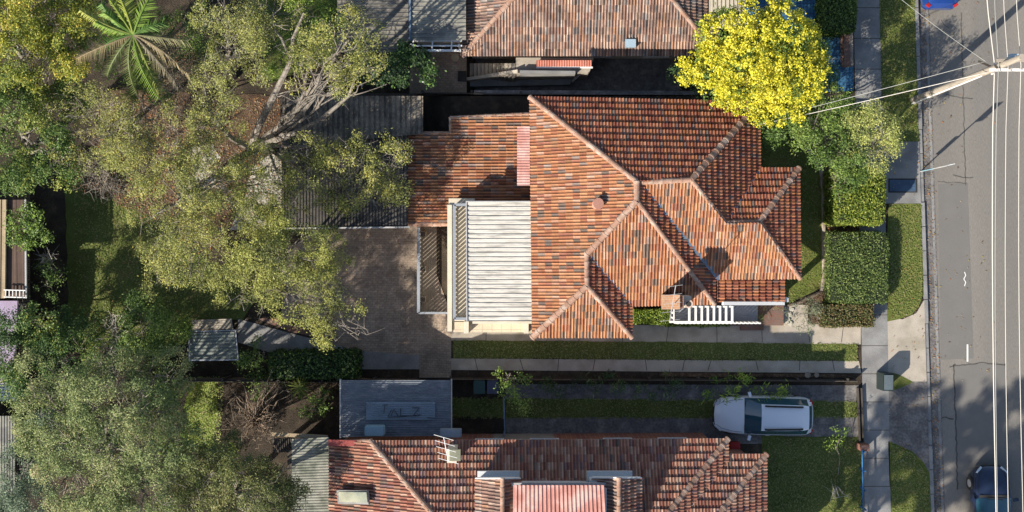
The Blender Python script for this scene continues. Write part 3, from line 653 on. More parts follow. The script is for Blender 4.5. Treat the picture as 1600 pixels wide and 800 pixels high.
thing_mesh('doormat', 'dark square mat lying on the brown patio', 'mat', G().box(P(722, 119, -1.21), (.42, .52, .03)).geo(), m_tar)
o = Thing('cream_ribbed_carport', 'cream ribbed metal roof between pink tiles and yellow tree', 'carport', P(1136, 10, 0))
o.part('roof', ribbed([P(1108, 44, 1.2), P(1108, -100, 1.4), P(1165, -100, 1.4), P(1165, 44, 1.2)], 9, .04, 'rib'), mat('cream_metal', (.42, .37, .29), var=.15, rough=.6))
for x, y in ((1112, 40), (1161, 40)): o.part('post', G().box(P(x, y, .1), (.09, .09, 2.2)).geo(), m_white)
# brick garden wall and walls along the blue paving
o = Thing('brick_gate_wall', 'low red brick wall with cement edge between blue paving and footpath', 'wall', P(1325, 75, 0))
o.part('coping', G().prism([P(1318, 47, .5)[:2], P(1328, 47, .5)[:2], P(1329, 102, .5)[:2], P(1319, 102, .5)[:2]], 0, .5).geo(), m_rpav)
o.part('edge', G().prism([P(1328.5, 47, .5)[:2], P(1333, 47, .5)[:2], P(1334, 102, .5)[:2], P(1329.5, 102, .5)[:2]], 0, .46).geo(), m_stone)
thing_mesh('garden_edging', 'curved stone edging beside the blue paving at the top edge', 'edging', G().tube([P(1279, -30, .1), P(1281, 5, .1), P(1290, 28, .1), P(1296, 42, .1)], [.1, .11, .1, .08], 6).geo(), m_stone)
thing_mesh('inspection_cover', 'pale blue cover on the blue paving beside the yellow tree', 'cover', G().tube([P(1286, 78, .02), P(1286, 78, .10)], [.22, .2], 14).geo(), mat('pale_blue_cover', (.22, .36, .45)))
g = G()
for i in range(14):
    q = P(1343+random.uniform(-2, 2), 50+i*3.6, .04); g.box(q, (random.uniform(.08, .16), .08, .1), random.random())
# retaining wall / fences
m_pal = mat('grey_paling', (.13, .11, .09), var=.35, fine=30, fvar=.3, stretch=(8, 8, 1))
def fence(name, label, a, b, z0, h, th=.03):
    a, b = P(*a, z0), P(*b, z0); F = Thing(name, label, 'fence', (a+b)/2); d = (b-a); L = d.length; d.normalize(); n = int(L/.11); nn = Vector((-d.y, d.x, 0)); g = G()
    for i in range(n):
        c = a+d*(i+.5)*L/n; hh = h+random.uniform(-.02, .02); g.box((c.x, c.y, z0+hh/2), (.092, .018, hh), math.atan2(d.y, d.x))
    F.part('palings', g.geo(), m_pal); k = 0
    F.part('rail', G().bar(a+nn*.04+Vector((0, 0, h-.3)), b+nn*.04+Vector((0, 0, h-.3)), .05, .08).geo(), m_woodd)
    while k < L: F.part('post', G().box(a+d*k+nn*.09+Vector((0, 0, h/2)), (.1, .1, h)).geo(), m_woodd); k += 2.4
fence('paling_fence', 'dark paling fence along the top boundary beside the black gap and tiled extension', (662, 149), (828, 151), WZ+.1, .8)
fence('paling_fence', 'grey paling fence behind the round bush at the left edge', (46, 290), (48, 590), WZ, 1.7)
fence('paling_fence', 'grey paling fence under the dark hedge along the lower boundary', (210, 590), (655, 592), WZ, 1.6)
fence('paling_fence', 'low timber fence between the two driveways', (705, 591), (1335, 594), 0, .55)
thing_mesh('retaining_wall', 'concrete retaining wall along the dark side passage', 'wall', G().bar(P(742, 149.5, -1.05), P(1150, 151, -1.05), .2, 2.15).geo(), m_concd)

# ---------------------------------------------------------------- lower neighbour
B2 = Thing('tiled_house', 'house with weathered red tiled roof and pink metal upper storey at bottom edge', 'house', P(850, 760, 0))
e = 4.1
a = P(578, 689, e); b = P(1137, 684, e); x0, y0 = a.x*32, -a.y*32; x1 = b.x*32; b = GP(x1, y0-3, e)
dR = 150; zR = e+dR/64; rA, rB = GP(x0+dR, y0+dR, zR), GP(x1-dR, y0+dR, zR)
sA, sB = GP(x0, y0+2*dR, e), GP(x1, y0+2*dR, e)
T = Tiles()
w0 = P(515, 691, 3.2); w1 = GP(w0.x*32, y0+2*dR, 3.2)
T.face([b, a, rA, rB], e=(0, 1), pal=PAL_N, seed=41)
T.face([w0, a, rA, sA, w1], e=(0, 4), pal=PAL_N, seed=42)
T.face([sA, sB, rB, rA], e=(0, 1), pal=PAL_N, seed=43)
T.face([sB, b, rB], e=(0, 1), pal=PAL_N, seed=44)
q1, q2 = P(1141, 710, 3.95), P(1197, 709, 3.95); yW = -q1.y*32; xa_, xb_ = q1.x*32, q2.x*32
v = [GP(xa_, yW, 3.95), GP(xb_, yW, 3.95), GP(xb_-120, yW+120, 5.82), GP(xa_-120, yW+120, 5.82)]
T.face(v, e=(0, 1), pal=PAL_N, seed=45)
T.face([GP(xb_, yW+240, 3.95), GP(xb_, yW, 3.95), GP(xb_-120, yW+120, 5.82)], e=(0, 1), pal=PAL_N, seed=46)
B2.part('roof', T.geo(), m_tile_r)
g = G(); caps(g, a, rA, .13); 
B2.part('ridge_capping', g.geo(), m_cap)
for q in ((b, rB, .13), (v[1], v[2], .13), (w0, a, .10)): g = G(); caps(g, *q); B2.part('ridge_capping', g.geo(), m_cap)
g = G(); gut(g, [b, a]); gut(g, [v[1]+Vector((0, 0, 0)), v[0]]); gut(g, [GP(xb_, yW+240, 3.95), v[1]]); gut(g, [w0, w1]); gut(g, [GP(x1, yW, e), b])
B2.part('gutter', g.geo(), m_gutter)
B2.part('flashing', G().prism([P(516, 684, 3.4)[:2], P(578, 686, 3.4)[:2], P(578, 694, 3.4)[:2], P(516, 694, 3.4)[:2]], 3.85, 3.9).geo(), mat('red_painted_metal', (.30, .07, .06), var=.2))
wb = inset([GP(w0.x*32, y0, 0), b, GP(x1, yW, 0), GP(xb_, yW, 0), GP(xb_, yW+240, 0), GP(w0.x*32, yW+240, 0)], .4)
B2.part('wall', G().prism(wb, -.9, 3.1).geo(), m_brick)
wb2 = inset([GP(x0, y0, 0), b, GP(x1, yW, 0), GP(xb_, yW, 0), GP(xb_, yW+240, 0), GP(x0, yW+240, 0)], .4)
B2.part('wall', G().prism(wb2, 3.1, 3.9).geo(), m_brick)
windows_on(B2, wb, [(0, (.4, .55, .75, .9)), (3, (.2, .5))], z=1.7, h=1.2)
m_ww = mat('pale_blue_white_wall', (.55, .56, .56), var=.06)
zt = 5.6
B2.part('upper_wall', G().prism([P(808, 764, 6.6)[:2], P(948, 764, 6.6)[:2], P(948, 1000, 6.6)[:2], P(808, 1000, 6.6)[:2]], 4.2, 6.6).geo(), m_ww)
B2.part('upper_wall', G().prism([P(750, 750, 5.9)[:2], P(806, 750, 5.9)[:2], P(806, 1000, 5.9)[:2], P(750, 1000, 5.9)[:2]], 4.2, 6.0).geo(), m_ww)
B2.part('upper_wall', G().prism([P(922, 750, 5.9)[:2], P(990, 750, 5.9)[:2], P(990, 1000, 5.9)[:2], P(922, 1000, 5.9)[:2]], 4.2, 6.0).geo(), m_ww)
pr = [P(802, 758, 6.85), P(800, 1010, 6.85), P(958, 1010, 6.85), P(944, 758, 6.85)]
B2.part('upper_roof', ribbed([pr[0], pr[1], pr[2], pr[3]], 22, .045, 'rib'), m_pink)
B2.part('upper_gutter', G().bar(P(799, 756.5, 6.25), P(947, 756.5, 6.25), .13, .13).geo(), m_gutter)
T = Tiles()
def gable(T, xl, xr_, xm, y0, y1, ze, zm, sd):
    L0, L1 = P(xl, y0, ze), P(xl, y1, ze); M0, M1 = P(xm, y0, zm), P(xm, y1, zm); R0, R1_ = P(xr_, y0, ze), P(xr_, y1, ze)
    T.face([L0, L1, M1, M0], e=(0, 1), pal=PAL_W, seed=sd); T.face([R1_, R0, M0, M1], e=(0, 1), pal=PAL_N, seed=sd+1); return M0, M1, L0, R0
M = gable(T, 744, 812, 785, 748, 1000, 5.85, 6.6, 51); M2 = gable(T, 926, 1001, 967, 747, 1000, 5.85, 6.6, 53)
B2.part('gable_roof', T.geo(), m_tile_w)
for q in (M, M2): g = G(); caps(g, q[0], q[1], .10); B2.part('ridge_capping', g.geo(), m_cap)
for q in (M, M2):
    B2.part('barge_board', G().bar(q[2]+Vector((0, .03, 0)), q[0]+Vector((0, .03, 0)), .05, .16).geo(), m_white); B2.part('barge_board', G().bar(q[0]+Vector((0, .03, 0)), q[3]+Vector((0, .03, 0)), .05, .16).geo(), m_white)
    B2.part('dormer_sill', G().prism([P(746 if q is M else 917, 736, 5.2)[:2], P(812 if q is M else 988, 736, 5.2)[:2], P(812 if q is M else 988, 752, 5.2)[:2], P(746 if q is M else 917, 752, 5.2)[:2]], 5.1, 5.22).geo(), m_ww)
gg = G().bar(P(1001.5, 747, 5.2), P(1001.5, 1000, 5.2), .1, .1); B2.part('upper_gutter', gg.geo(), m_white)
# skylight, chimney, antenna
sk = B2.part('skylight', G().bar(P(528, 776, 3.8), P(576, 777, 4.55), .62, .12).geo(), m_concg)
B2.part('skylight_pane', G().bar(P(530, 776, 3.9), P(574, 777, 4.65), .46, .06).geo(), mat('mossy_glass', (.10, .13, .12), c2=(.3, .3, .22), rough=.3), sk)
ck = B2.part('chimney', G().box(P(708, 706, 4.4), (.42, .6, 2.0)).geo(), m_cream)
B2.part('chimney_top', G().box(P(711, 711, 5.45), (.48, .5, .12)).geo(), mat('mossy_cement', (.28, .27, .20), c2=(.2, .2, .14), var=.3), ck)
an = Thing('roof_antenna', 'white television antenna beside the mossy chimney of the bottom house', 'antenna', P(700, 698, 4.9))
an.part('mast', G().tube([P(700, 702, 4.7), P(700, 702, 6.7)], .02, 6).geo(), m_white)
g = G(); tp = P(697, 702, 6.6); g.tube([tp+Vector((-.1, .5, 0)), tp+Vector((.1, -.5, 0))], .018, 5)
for i in range(5): c = tp+Vector((-.1+.05*i, .5-.25*i, 0)); g.tube([c+Vector((-.42, .12, 0)), c+Vector((.42, -.12, 0))], .014, 4)
an.part('boom', g.geo(), m_white)
m_bcor = mat('blue_grey_corrugated', (.17, .19, .215), c2=(.24, .25, .265), c2scale=2.5, c2amt=.42, rough=.7, var=.2, fine=9, fvar=.2, stretch=(1, 3, 1))
o = Thing('blue_grey_carport', 'long blue grey corrugated roof with a lighter marked sheet on it', 'carport', P(618, 636, WZ))
o.part('roof', ribbed([P(534, 594, 1.75), P(704, 594, 1.75), P(704, 681, 1.9), P(534, 683, 1.9)], 25, .03, 'rib'), m_bcor)
sp = o.part('roof_sheet', ribbed([P(572, 628, 1.9), P(680, 628, 1.9), P(680, 656, 1.93), P(572, 656, 1.93)], 8, .03, 'rib'), mat('pale_blue_sheet', (.22, .265, .31), rough=.6, var=.15))
g = G()
for A_, B_ in [((597, 633), (606, 633)), ((601, 633), (600, 645)), ((612, 640), (606, 651)), ((615, 640), (611, 650)), ((616, 640), (622, 650)), ((626, 638), (626, 650)), ((626, 650), (636, 650)), ((644, 637), (655, 637)), ((655, 637), (646, 649)), ((646, 649), (658, 648)), ((606, 652), (655, 649)), ((668, 652), (680, 654))]:
    g.bar(P(*A_, 1.985), P(*B_, 1.985), .038, .012)
o.part('dark_marks', g.geo(), mat('mark_strokes', (.085, .10, .12), var=.3, fine=10, fvar=.4), sp)  # thin dark strokes across the sheet
o.part('gutter', G().bar(P(532, 592, 1.75), P(532, 684, 1.85), .08, .1).geo(), m_gutter); o.part('gutter', G().bar(P(705.5, 592, 1.75), P(705.5, 681, 1.85), .06, .1).geo(), m_gutter)
for x, y in ((537, 597), (701, 597)): o.part('post', G().box(P(x, y, .45), (.1, .1, 2.5)).geo(), m_woodd)
o.part('back_wall', G().bar(P(534, 685, .5), P(700, 684, .5), .1, 2.4).geo(), m_woodd)
def rounded(x0, y0, x1, y1, z, h, m, nm, lab, r=3):
    pts = []
    for cx_, cy_, a0 in ((x1-r, y0+r, 0), (x0+r, y0+r, 90), (x0+r, y1-r, 180), (x1-r, y1-r, 270)):
        for k in range(4): t = math.radians(a0+k*30); q = P(cx_+r*math.cos(t), cy_-r*math.sin(t), z+h); pts.append((q.x, q.y))
    c = Vector((sum(p[0] for p in pts)/len(pts), sum(p[1] for p in pts)/len(pts), z))
    T = Thing(nm, lab, nm.replace('_', ' '), c); T.part('body', G().prism(pts, z, z+h*.85).geo(), m)
    T.part('lid', G().prism([(c.x+(x-c.x)*.93, c.y+(y-c.y)*.9) for x, y in pts], z+h*.85, z+h).geo(), m); return T
m_pb = mat('pale_blue_plastic', (.32, .46, .52), rough=.4, var=.08)
rounded(569, 666, 600, 682, 2.0, .5, m_pb, 'roof_tank', 'pale blue rounded roof unit on the blue grey carport edge')
rounded(687, 671, 721, 684, 3.15, .35, m_greyp, 'roof_unit', 'grey flat roof unit beside the antenna of the bottom house', 2)
o = Thing('back_annex', 'pale mossy corrugated roof left of the weathered red tiles', 'annex', P(485, 740, WZ))
o.part('roof', ribbed([P(456, 686, 2.0), P(514, 683, 2.0), P(514, 900, 2.2), P(456, 900, 2.2)], 50, .025, 'sine'), mat('mossy_corrugated', (.29, .29, .245), c2=(.13, .14, .11), c2scale=1.6, c2amt=.5, rough=.8, var=.2))
o.part('wall', G().prism([P(462, 692)[:2], P(508, 692)[:2], P(508, 880)[:2], P(462, 880)[:2]], -.9, 1.85).geo(), m_woodd)
o.part('beam', G().bar(P(425, 678, 1.8), P(512, 683, 1.8), .17, .12).geo(), m_woodt)
o.part('slatted_bay', ribbed([P(426, 684, 1.2), P(426, 706, 1.2), P(455, 707, 1.2), P(455, 685, 1.2)], 9, .05, 'rib'), m_dcor)
# structures cut by the left edge
o = Thing('brown_flat_roof', 'brown roof with tan ribbed cap and white ladder at the left edge', 'shed', P(-20, 390, WZ))
m_cr = mat('chocolate_roof', (.10, .065, .05), var=.2)
o.part('roof', ribbed([P(-70, 314, 1.7), P(-70, 466, 1.7), P(40, 464, 1.7), P(38, 312, 1.7)], 9, .015, 'rib'), m_cr)
o.part('cap', ribbed([P(-14, 312, 1.85), P(-14, 466, 1.85), P(9, 466, 1.85), P(11, 312, 1.85)], 3, .04, 'rib'), m_woodt)
o.part('wall', G().prism([P(-66, 320)[:2], P(34, 320)[:2], P(34, 458)[:2], P(-66, 458)[:2]], -.9, 1.6).geo(), m_cream)
o.part('gutter', G().bar(P(40, 312, 1.75), P(41, 466, 1.75), .08, .1).geo(), m_gutter)
o = Thing('white_ladder', 'short white ladder lying along the brown roof edge', 'ladder', P(25, 458, 1.8))
g = G(); [o.part('rail', G().bar(P(6, y, 1.95), P(42, y+1, 1.95), .05, .05).geo(), m_white) for y in (453, 464)]
for x in (9, 14.5, 20, 25.5, 31, 36.5): o.part('rung', G().bar(P(x, 453, 1.94), P(x, 465, 1.94), .035, .035).geo(), m_white)
o = Thing('lavender_flat_roof', 'lavender flat roof behind leaves at the left edge', 'shed', P(-10, 530, WZ))
o.part('roof', G().prism([P(-80, 470, 1.5)[:2], P(28, 470, 1.5)[:2], P(26, 540, 1.5)[:2], P(12, 600, 1.5)[:2], P(-80, 600, 1.5)[:2]], 1.4, 1.55).geo(), mat('lavender_roof', (.34, .27, .38), var=.1, rough=.6))
o.part('wall', G().prism([P(-76, 476)[:2], P(22, 476)[:2], P(18, 540)[:2], P(6, 592)[:2], P(-76, 592)[:2]], -.9, 1.4).geo(), m_cream)
o = Thing('dark_blue_corrugated_roof', 'dark blue corrugated roof just below the lavender roof', 'shed', P(0, 610, WZ))
o.part('roof', ribbed([P(-60, 594, 1.2), P(26, 592, 1.2), P(26, 626, 1.2), P(-60, 626, 1.2)], 7, .03, 'rib'), mat('navy_sheet', (.06, .09, .14), var=.2, rough=.6))
o.part('wall', G().prism([P(-55, 598)[:2], P(20, 598)[:2], P(20, 620)[:2], P(-55, 620)[:2]], -.9, 1.1).geo(), m_woodd)
o = Thing('striped_grey_roof', 'striped grey corrugated roof at the lower left edge', 'shed', P(0, 720, WZ))
o.part('roof', ribbed([P(-70, 650, 1.4), P(-70, 790, 1.4), P(24, 770, 1.4), P(24, 650, 1.4)], 22, .03, 'rib'), m_gr2)
o.part('wall', G().prism([P(-65, 655)[:2], P(18, 655)[:2], P(18, 765)[:2], P(-65, 780)[:2]], -.9, 1.3).geo(), m_woodd)

# ---------------------------------------------------------------- street: pole, wires, sign, bin
pb = P(1428, 157, 0); ph = 10.6
PoleT = Thing('power_pole', 'tall timber power pole with crossarms leaning over the road in the photo', 'power pole', pb)
m_pole = mat('pole_timber', (.36, .31, .25), var=.2, fine=14, fvar=.2, stretch=(1, 1, .2))
PoleT.part('pole', G().tube([pb, pb+Vector((0, 0, 4)), pb+Vector((0, 0, ph))], [.19, .165, .12], 14).geo(), m_pole)
PoleT.part('conduit', G().tube([pb+Vector((-.10, -.16, 0)), pb+Vector((-.10, -.15, 7.4))], .035, 6).geo(), m_white)
PoleT.part('crossarm', G().bar(pb+Vector((-.45, -.18, 8.9)), pb+Vector((1.9, -.18, 8.9)), .10, .12).geo(), m_white)
PoleT.part('crossarm', G().bar(pb+Vector((-.3, .14, 9.2)), pb+Vector((2.0, .14, 9.2)), .10, .12).geo(), m_pole)
PoleT.part('brace', G().bar(pb+Vector((.1, .16, 8.2)), pb+Vector((.9, .16, 9.15)), .05, .03).geo(), m_gutter)
PoleT.part('service_bracket', G().bar(pb+Vector((-.5, .35, 8.0)), pb+Vector((.4, -.05, 8.0)), .08, .06).geo(), m_woodd)
PoleT.part('fuse_box', G().box(pb+Vector((.62, .42, 8.6)), (.35, .16, .3)).geo(), mat('pale_blue_grey', (.42, .50, .55)))
wxs = [(1556, 8.9), (1576, 8.9), (1593, 8.9)]
for x, z in wxs+[(1549, 8.0)]:
    q = P(x, 104, z); PoleT.part('insulator', G().tube([(q.x, pb.y-.18, z+.04), (q.x, pb.y-.18, z+.24)], [.05, .035], 8).geo(), mat('porcelain', (.55, .5, .46), rough=.2))
def wire(nm, lab, pts, r, m, group=None):
    T = thing_mesh(nm, lab, 'wire', G().tube(pts, r, 5).geo(), m, group, smooth=True)
m_wire = mat('pale_cable', (.62, .58, .52), rough=.5, var=0, fvar=0); m_wire2 = mat('grey_wire', (.38, .38, .35), rough=.5, var=0, fvar=0)
def span(x0, x1, x2, z, sag=.5):
    """wire passing the pole: photo x at top edge, at the pole, at bottom edge"""
    p0, p1, p2 = P(x0, -20, z), P(x1, 103, z), P(x2, 820, z-.6)
    d0, d2 = (p0-p1), (p2-p1); pts = []
    for i in range(6, 0, -1): t = i/6*4; pts.append(p1+d0*t+Vector((0, 0, -sag*(1-(1-i/6)**2)*.6)))
    pts.append(p1+Vector((0, 0, .12)))
    for i in range(1, 13): t = i/12*1.6; pts.append(p1+d2*t+Vector((0, 0, -sag*math.sin(min(t, 1)*math.pi)*.4)))
    return pts
wire('overhead_cable', 'thick white bundled cable running beside the pole, leftmost over the road', span(1543, 1552, 1557, 8.0), .024, m_wire)
wire('overhead_wire', 'thin grey wire just right of the thick white cable', span(1556, 1558, 1559, 9.0), .014, m_wire2)
wire('overhead_wire', 'pale wire in the middle of the road wires', span(1570, 1573, 1576, 9.1), .014, m_wire)
wire('overhead_wire', 'pale wire over the road closest to the right edge', span(1590, 1593, 1599, 9.1), .015, m_wire)
def service(a, b, sag, r, lab, m=m_wire):
    pts = [a+(b-a)*(i/14)+Vector((0, 0, -sag*4*(i/14)*(1-i/14))) for i in range(15)]; wire('service_wire', lab, pts, r, m)
service(pb+Vector((-.1, -.1, 8.0)), P(1184, 195, 3.4), .5, .016, 'white service cable from the pole to the main tiled house')
service(pb+Vector((-.3, .3, 8.1)), P(1180, 190, 3.0), .35, .012, 'thin grey service wire just above the white service cable', m_wire2)
service(pb+Vector((-.3, .3, 8.2)), P(1340, -60, 4.0), .3, .010, 'thin wire crossing the verge at the top edge', m_wire2)
sb = P(1438, 268, -.03)
Sg = Thing('street_sign', 'pale blue and white sign on a pole at the kerb, seen edge on', 'sign', sb)
m_sgn = mat('sign_white', (.70, .72, .70), rough=.4, var=0); m_sgb = mat('sign_pale_blue', (.20, .48, .58), rough=.4, var=0)
Sg.part('pole', G().tube([sb, sb+Vector((0, 0, 3.05))], .03, 8).geo(), m_gutter)
rd = Vector((.975, .222, 0))
Sg.part('upper_plate', G().bar(sb+rd*-.02+Vector((0, .0, 2.6)), sb+rd*.40+Vector((0, .0, 2.6)), .03, .85).geo(), m_sgn)
Sg.part('lower_plate', G().bar(sb+rd*-.22+Vector((0, .0, 1.15)), sb+rd*.06+Vector((0, .0, 1.15)), .03, .8).geo(), m_sgb)
bq = P(1389, 597, 0)
Bn = Thing('grey_wheelie_bin', 'dark bin with grey lid standing beside the footpath at the shared driveway', 'bin', bq)
bc = P(1388, 597, .5)
Bn.part('body', G().prism([P(1380.5, 584, 1.0)[:2], P(1397, 584, 1.0)[:2], P(1397, 611, 1.0)[:2], P(1380.5, 611, 1.0)[:2]], .05, .95).geo(), mat('dark_green_plastic', (.02, .032, .032), rough=.4))
Bn.part('lid', G().prism([P(1382, 586, 1.0)[:2], P(1395.5, 586, 1.0)[:2], P(1395.5, 609, 1.0)[:2], P(1382, 609, 1.0)[:2]], .955, 1.02).geo(), mat('grey_lid', (.10, .125, .14), rough=.4))
gr = Thing('pit_grate', 'dark blue slatted grate set in the shaded concrete crossing', 'grate', P(1411, 290, 0))
gr.part('frame', G().prism([P(1388, 279)[:2], P(1433, 279)[:2], P(1433, 301)[:2], P(1388, 301)[:2]], .006, .018).geo(), m_tar)
gr.part('slats', ribbed([P(1390, 281, .035), P(1431, 281, .035), P(1431, 299, .035), P(1390, 299, .035)], 8, .012, 'rib'), mat('blue_steel', (.06, .10, .16), rough=.5))
for x, lab, c in ((749, 'dark green wheelie bin beside the blue grey carport', (.02, .05, .045)), (770, 'dark blue grey wheelie bin nearest the hanging shrub', (.05, .055, .09))):
    T = Thing('wheelie_bin', lab, 'bin', P(x, 606, 0), 'wheelie bins beside the carport'); q = P(x, 606, 1)
    m = mat('bin_%d' % x, c, rough=.4, var=0)
    T.part('body', G().box((q.x, q.y, .48), (.5, .55, .9)).geo(), m); T.part('lid', G().box((q.x, q.y+.02, .97), (.56, .62, .07)).geo(), m)
    T.part('handle', G().bar((q.x-.22, q.y+.36, .93), (q.x+.22, q.y+.36, .93), .03, .03).geo(), m)
    for s_ in (-1, 1): T.part('wheel', G().tube([(q.x+s_*.24, q.y+.25, .11), (q.x+s_*.29, q.y+.25, .11)], .1, 12).geo(), m_tar)
m_fr = mat('blue_fence_paint', (.05, .16, .34), rough=.5)
o = Thing('front_fence', 'low blue front fence between shaded lawn and footpath', 'fence', P(1348, 760, 0))
o.part('rail', G().bar(P(1347, 703, .75), P(1351, 900, .75), .05, .06).geo(), m_fr); o.part('rail', G().bar(P(1347, 703, .3), P(1351, 900, .3), .04, .05).geo(), m_fr)
for i in range(7): o.part('post', G().box(P(1347+i*.6, 704+i*30, .4), (.07, .07, .8)).geo(), m_fr)
thing_mesh('brick_pier', 'small weathered brick pier at the end of the blue fence', 'pier', G().box(P(1348, 698, .35), (.42, .30, .7)).geo(), m_brick)
o = Thing('drive_gate', 'open double rail gate track along the lower driveway entrance', 'gate', P(1344, 640, 0))
for x in (1340, 1345.5): o.part('rail', G().bar(P(x, 606, .12), P(x+3, 690, .12), .05, .2).geo(), m_woodd)
for x, y, lab in ((1262, 586, 'larger pale stone in the bark strip by the footpath'), (1276, 586, 'smaller pale stone in the bark strip by the footpath')):
    thing_mesh('stepping_stone', lab, 'stone', G().tube([P(x, y, .0), P(x, y, .06)], [.16 if x < 1270 else .13, .14 if x < 1270 else .11], 9).geo(), m_stone)
# garden edging, crazy paving
thing_mesh('stone_edging', 'curved stone edging along the shaded front lawn', 'edging', G().tube([P(1232, 200, .05), P(1262, 232, .05), P(1283, 262, .05), P(1287, 300, .05), P(1287, 370, .05), P(1288, 430, .05), P(1284, 455, .05)], [.12, .13, .13, .12, .11, .12, .1], 7).geo(), m_stone)
thing_mesh('log_edging', 'dark log edging curving below the sunny lawn', 'edging', G().tube([P(1283, 456, .05), P(1268, 463, .06), P(1250, 472, .06), P(1228, 478, .04)], [.08, .09, .08, .06], 7).geo(), m_barkd)
g = G()
for i in range(14):
    x, y = 1221+random.random()*20, 483+random.random()*24; g.tube([P(x, y, .0), P(x, y, .05)], [random.uniform(.09, .17)]*2, random.choice((5, 6, 7)))
struct('crazy_paving', g.geo(), m_chalk)
for y, c in ((366, .0), (420, .1), (468, .2)):
    T = Thing('planter_box', {366: 'square planter at the top end of the timber deck', 420: 'square planter halfway along the timber deck', 468: 'square planter at the lower end of the timber deck'}[y], 'planter', P(661, y, -.4), 'planters on the deck')
    q = P(661, y, 0); T.part('pot', G().box((q.x, q.y, -.2), (.26, .28, .4)).geo(), m_stone); T.part('soil', G().box((q.x, q.y, .005), (.20, .22, .02)).geo(), m_woodd)

# ---------------------------------------------------------------- cars
def car(name, label, loc, rot, L, W, Hh, mpaint, wagon=True, rails=True):
    T = Thing(name, label, 'car', loc); R = Matrix.Rotation(rot, 3, 'Z'); Lc = Vector(loc)
    # stations: x from nose (0) to tail (L); half width, sill z, belt z, roof half width, roof z
    hw = W/2
    st = [(0.00, .50, .42, .54, .42, .60), (.022, .70, .30, .64, .60, .66), (.07, .86, .24, .74, .70, .76), (.18, .955, .22, .84, .78, .84), (.265, .98, .22, .90, .78, 1.02)]
    if wagon: st += [(.295, .985, .22, .93, .77, 1.04), (.445, 1.0, .22, .96, .655, 1.0), (.50, 1.0, .22, .97, .65, 1.0), (.70, 1.0, .22, .98, .64, 1.0), (.86, .985, .24, .99, .62, 1.0), (.925, .96, .25, .99, .58, 1.0), (.975, .86, .28, .97, .56, 1.0), (1.0, .68, .36, .74, .50, .8)]
    else: st += [(.33, .99, .22, .93, .77, 1.0), (.47, 1.0, .22, .95, .62, 1.0), (.52, 1.0, .22, .95, .61, 1.0), (.64, 1.0, .22, .96, .61, 1.0), (.72, 1.0, .22, .97, .62, 1.0), (.86, .98, .24, .98, .74, 1.0), (.96, .90, .27, .93, .70, 1.0), (1.0, .72, .38, .68, .55, .72)]
    rows = []; n = len(st)
    roofz = {i: None for i in range(n)}
    for i, (x, wf, zs, zb, rw, zr_) in enumerate(st):
        if i <= 5: top = zb*1.0+.04*(1 if i > 1 else .5); bw = zb
        else:
            bw = zb
            if wagon: top = {6: Hh-.05, 7: Hh-.01, 8: Hh, 9: Hh-.04, 10: Hh-.08, 11: 1.06, 12: .84}[i]
            else: top = {6: Hh-.06, 7: Hh, 8: Hh, 9: Hh-.07, 10: 1.06, 11: 1.0, 12: .74}[i]
        w_ = hw*wf; r_ = hw*rw if i > 5 else w_*.86
        half = [(w_*.93, zs), (w_, zs+.2*(1 if i else .5)), (w_*.985, bw-.12), (w_*.93, bw), (r_*1.04 if i > 5 else w_*.88, top-.07 if i > 5 else bw+.02), (r_*.90, top-.012), (r_*.5, top+.018), (0, top+.028)]
        rows.append([((x-.5)*L, y, z) for y, z in half]+[((x-.5)*L, -y, z) for y, z in half[::-1][1:]])
    V = [R @ Vector(p)+Lc for row in rows for p in row]; m = len(rows[0])
    body = []; ws = []; rwn = []; side = []
    for i in range(n-1):
        for k in range(m-1):
            f = [i*m+k, i*m+k+1, (i+1)*m+k+1, (i+1)*m+k]; kk = min(k, m-2-k)
            if i == 5 and kk >= 4: ws.append(f)
            elif (i == (10 if wagon else 9)) and kk >= 4: rwn.append(f)
            elif 5 <= i <= (9 if wagon else 8) and kk == 3: side.append(f)
            else: body.append(f)
    body.append([k for k in range(m)]); body.append([(n-1)*m+k for k in range(m)][::-1])
    def sub(faces):
        ids = sorted({i for f in faces for i in f}); mp = {a: b for b, a in enumerate(ids)}
        return ([V[i] for i in ids], [[mp[i] for i in f] for f in faces])
    bo = T.part('body', sub(body), mpaint, smooth=True)
    if hasattr(bo.data, 'set_sharp_from_angle'): bo.data.set_sharp_from_angle(angle=math.radians(28))
    T.part('windscreen', sub(ws), m_carglass, smooth=True); T.part('rear_window', sub(rwn), m_carglass, smooth=True)
    T.part('side_windows', sub([f for f in side if (f[0] % m) < m/2]), m_carglass); T.part('side_windows', sub([f for f in side if (f[0] % m) > m/2]), m_carglass)
    def tp(x, y, z): return R @ Vector((x, y, z))+Lc
    for s_ in (-1, 1):
        for xw in (-.30*L, .29*L):
            wo = T.part('wheel', G().tube([tp(xw, s_*(hw-.22), .33), tp(xw, s_*(hw+.004), .33)], .33, 18).geo(), m_tar)
            T.part('rim', G().tube([tp(xw, s_*(hw-.02), .33), tp(xw, s_*(hw+.015), .33)], [.21, .19], 10).geo(), m_gutter, wo)
        T.part('mirror', G().box(tp(-.155*L, s_*(hw+.11), 1.0), (.13, .24, .14), rot+s_*.25).geo(), mpaint)
        T.part('headlight', G().bar(tp(-.488*L, s_*hw*.52, .63), tp(-.43*L, s_*hw*.80, .735), .10, .05).geo(), m_lamp)
        T.part('tail_light', G().bar(tp(.487*L, s_*hw*.66, .88), tp(.46*L, s_*hw*.84, .92), .12, .14).geo(), m_tail)
        if rails: T.part('roof_rail', G().tube([tp(-.02*L, s_*hw*.60, Hh-.02), tp(0, s_*hw*.60, Hh+.05), tp(.33*L, s_*hw*.57, Hh+.03), tp(.36*L, s_*hw*.56, Hh-.05)], .045, 6).geo(), m_tar)
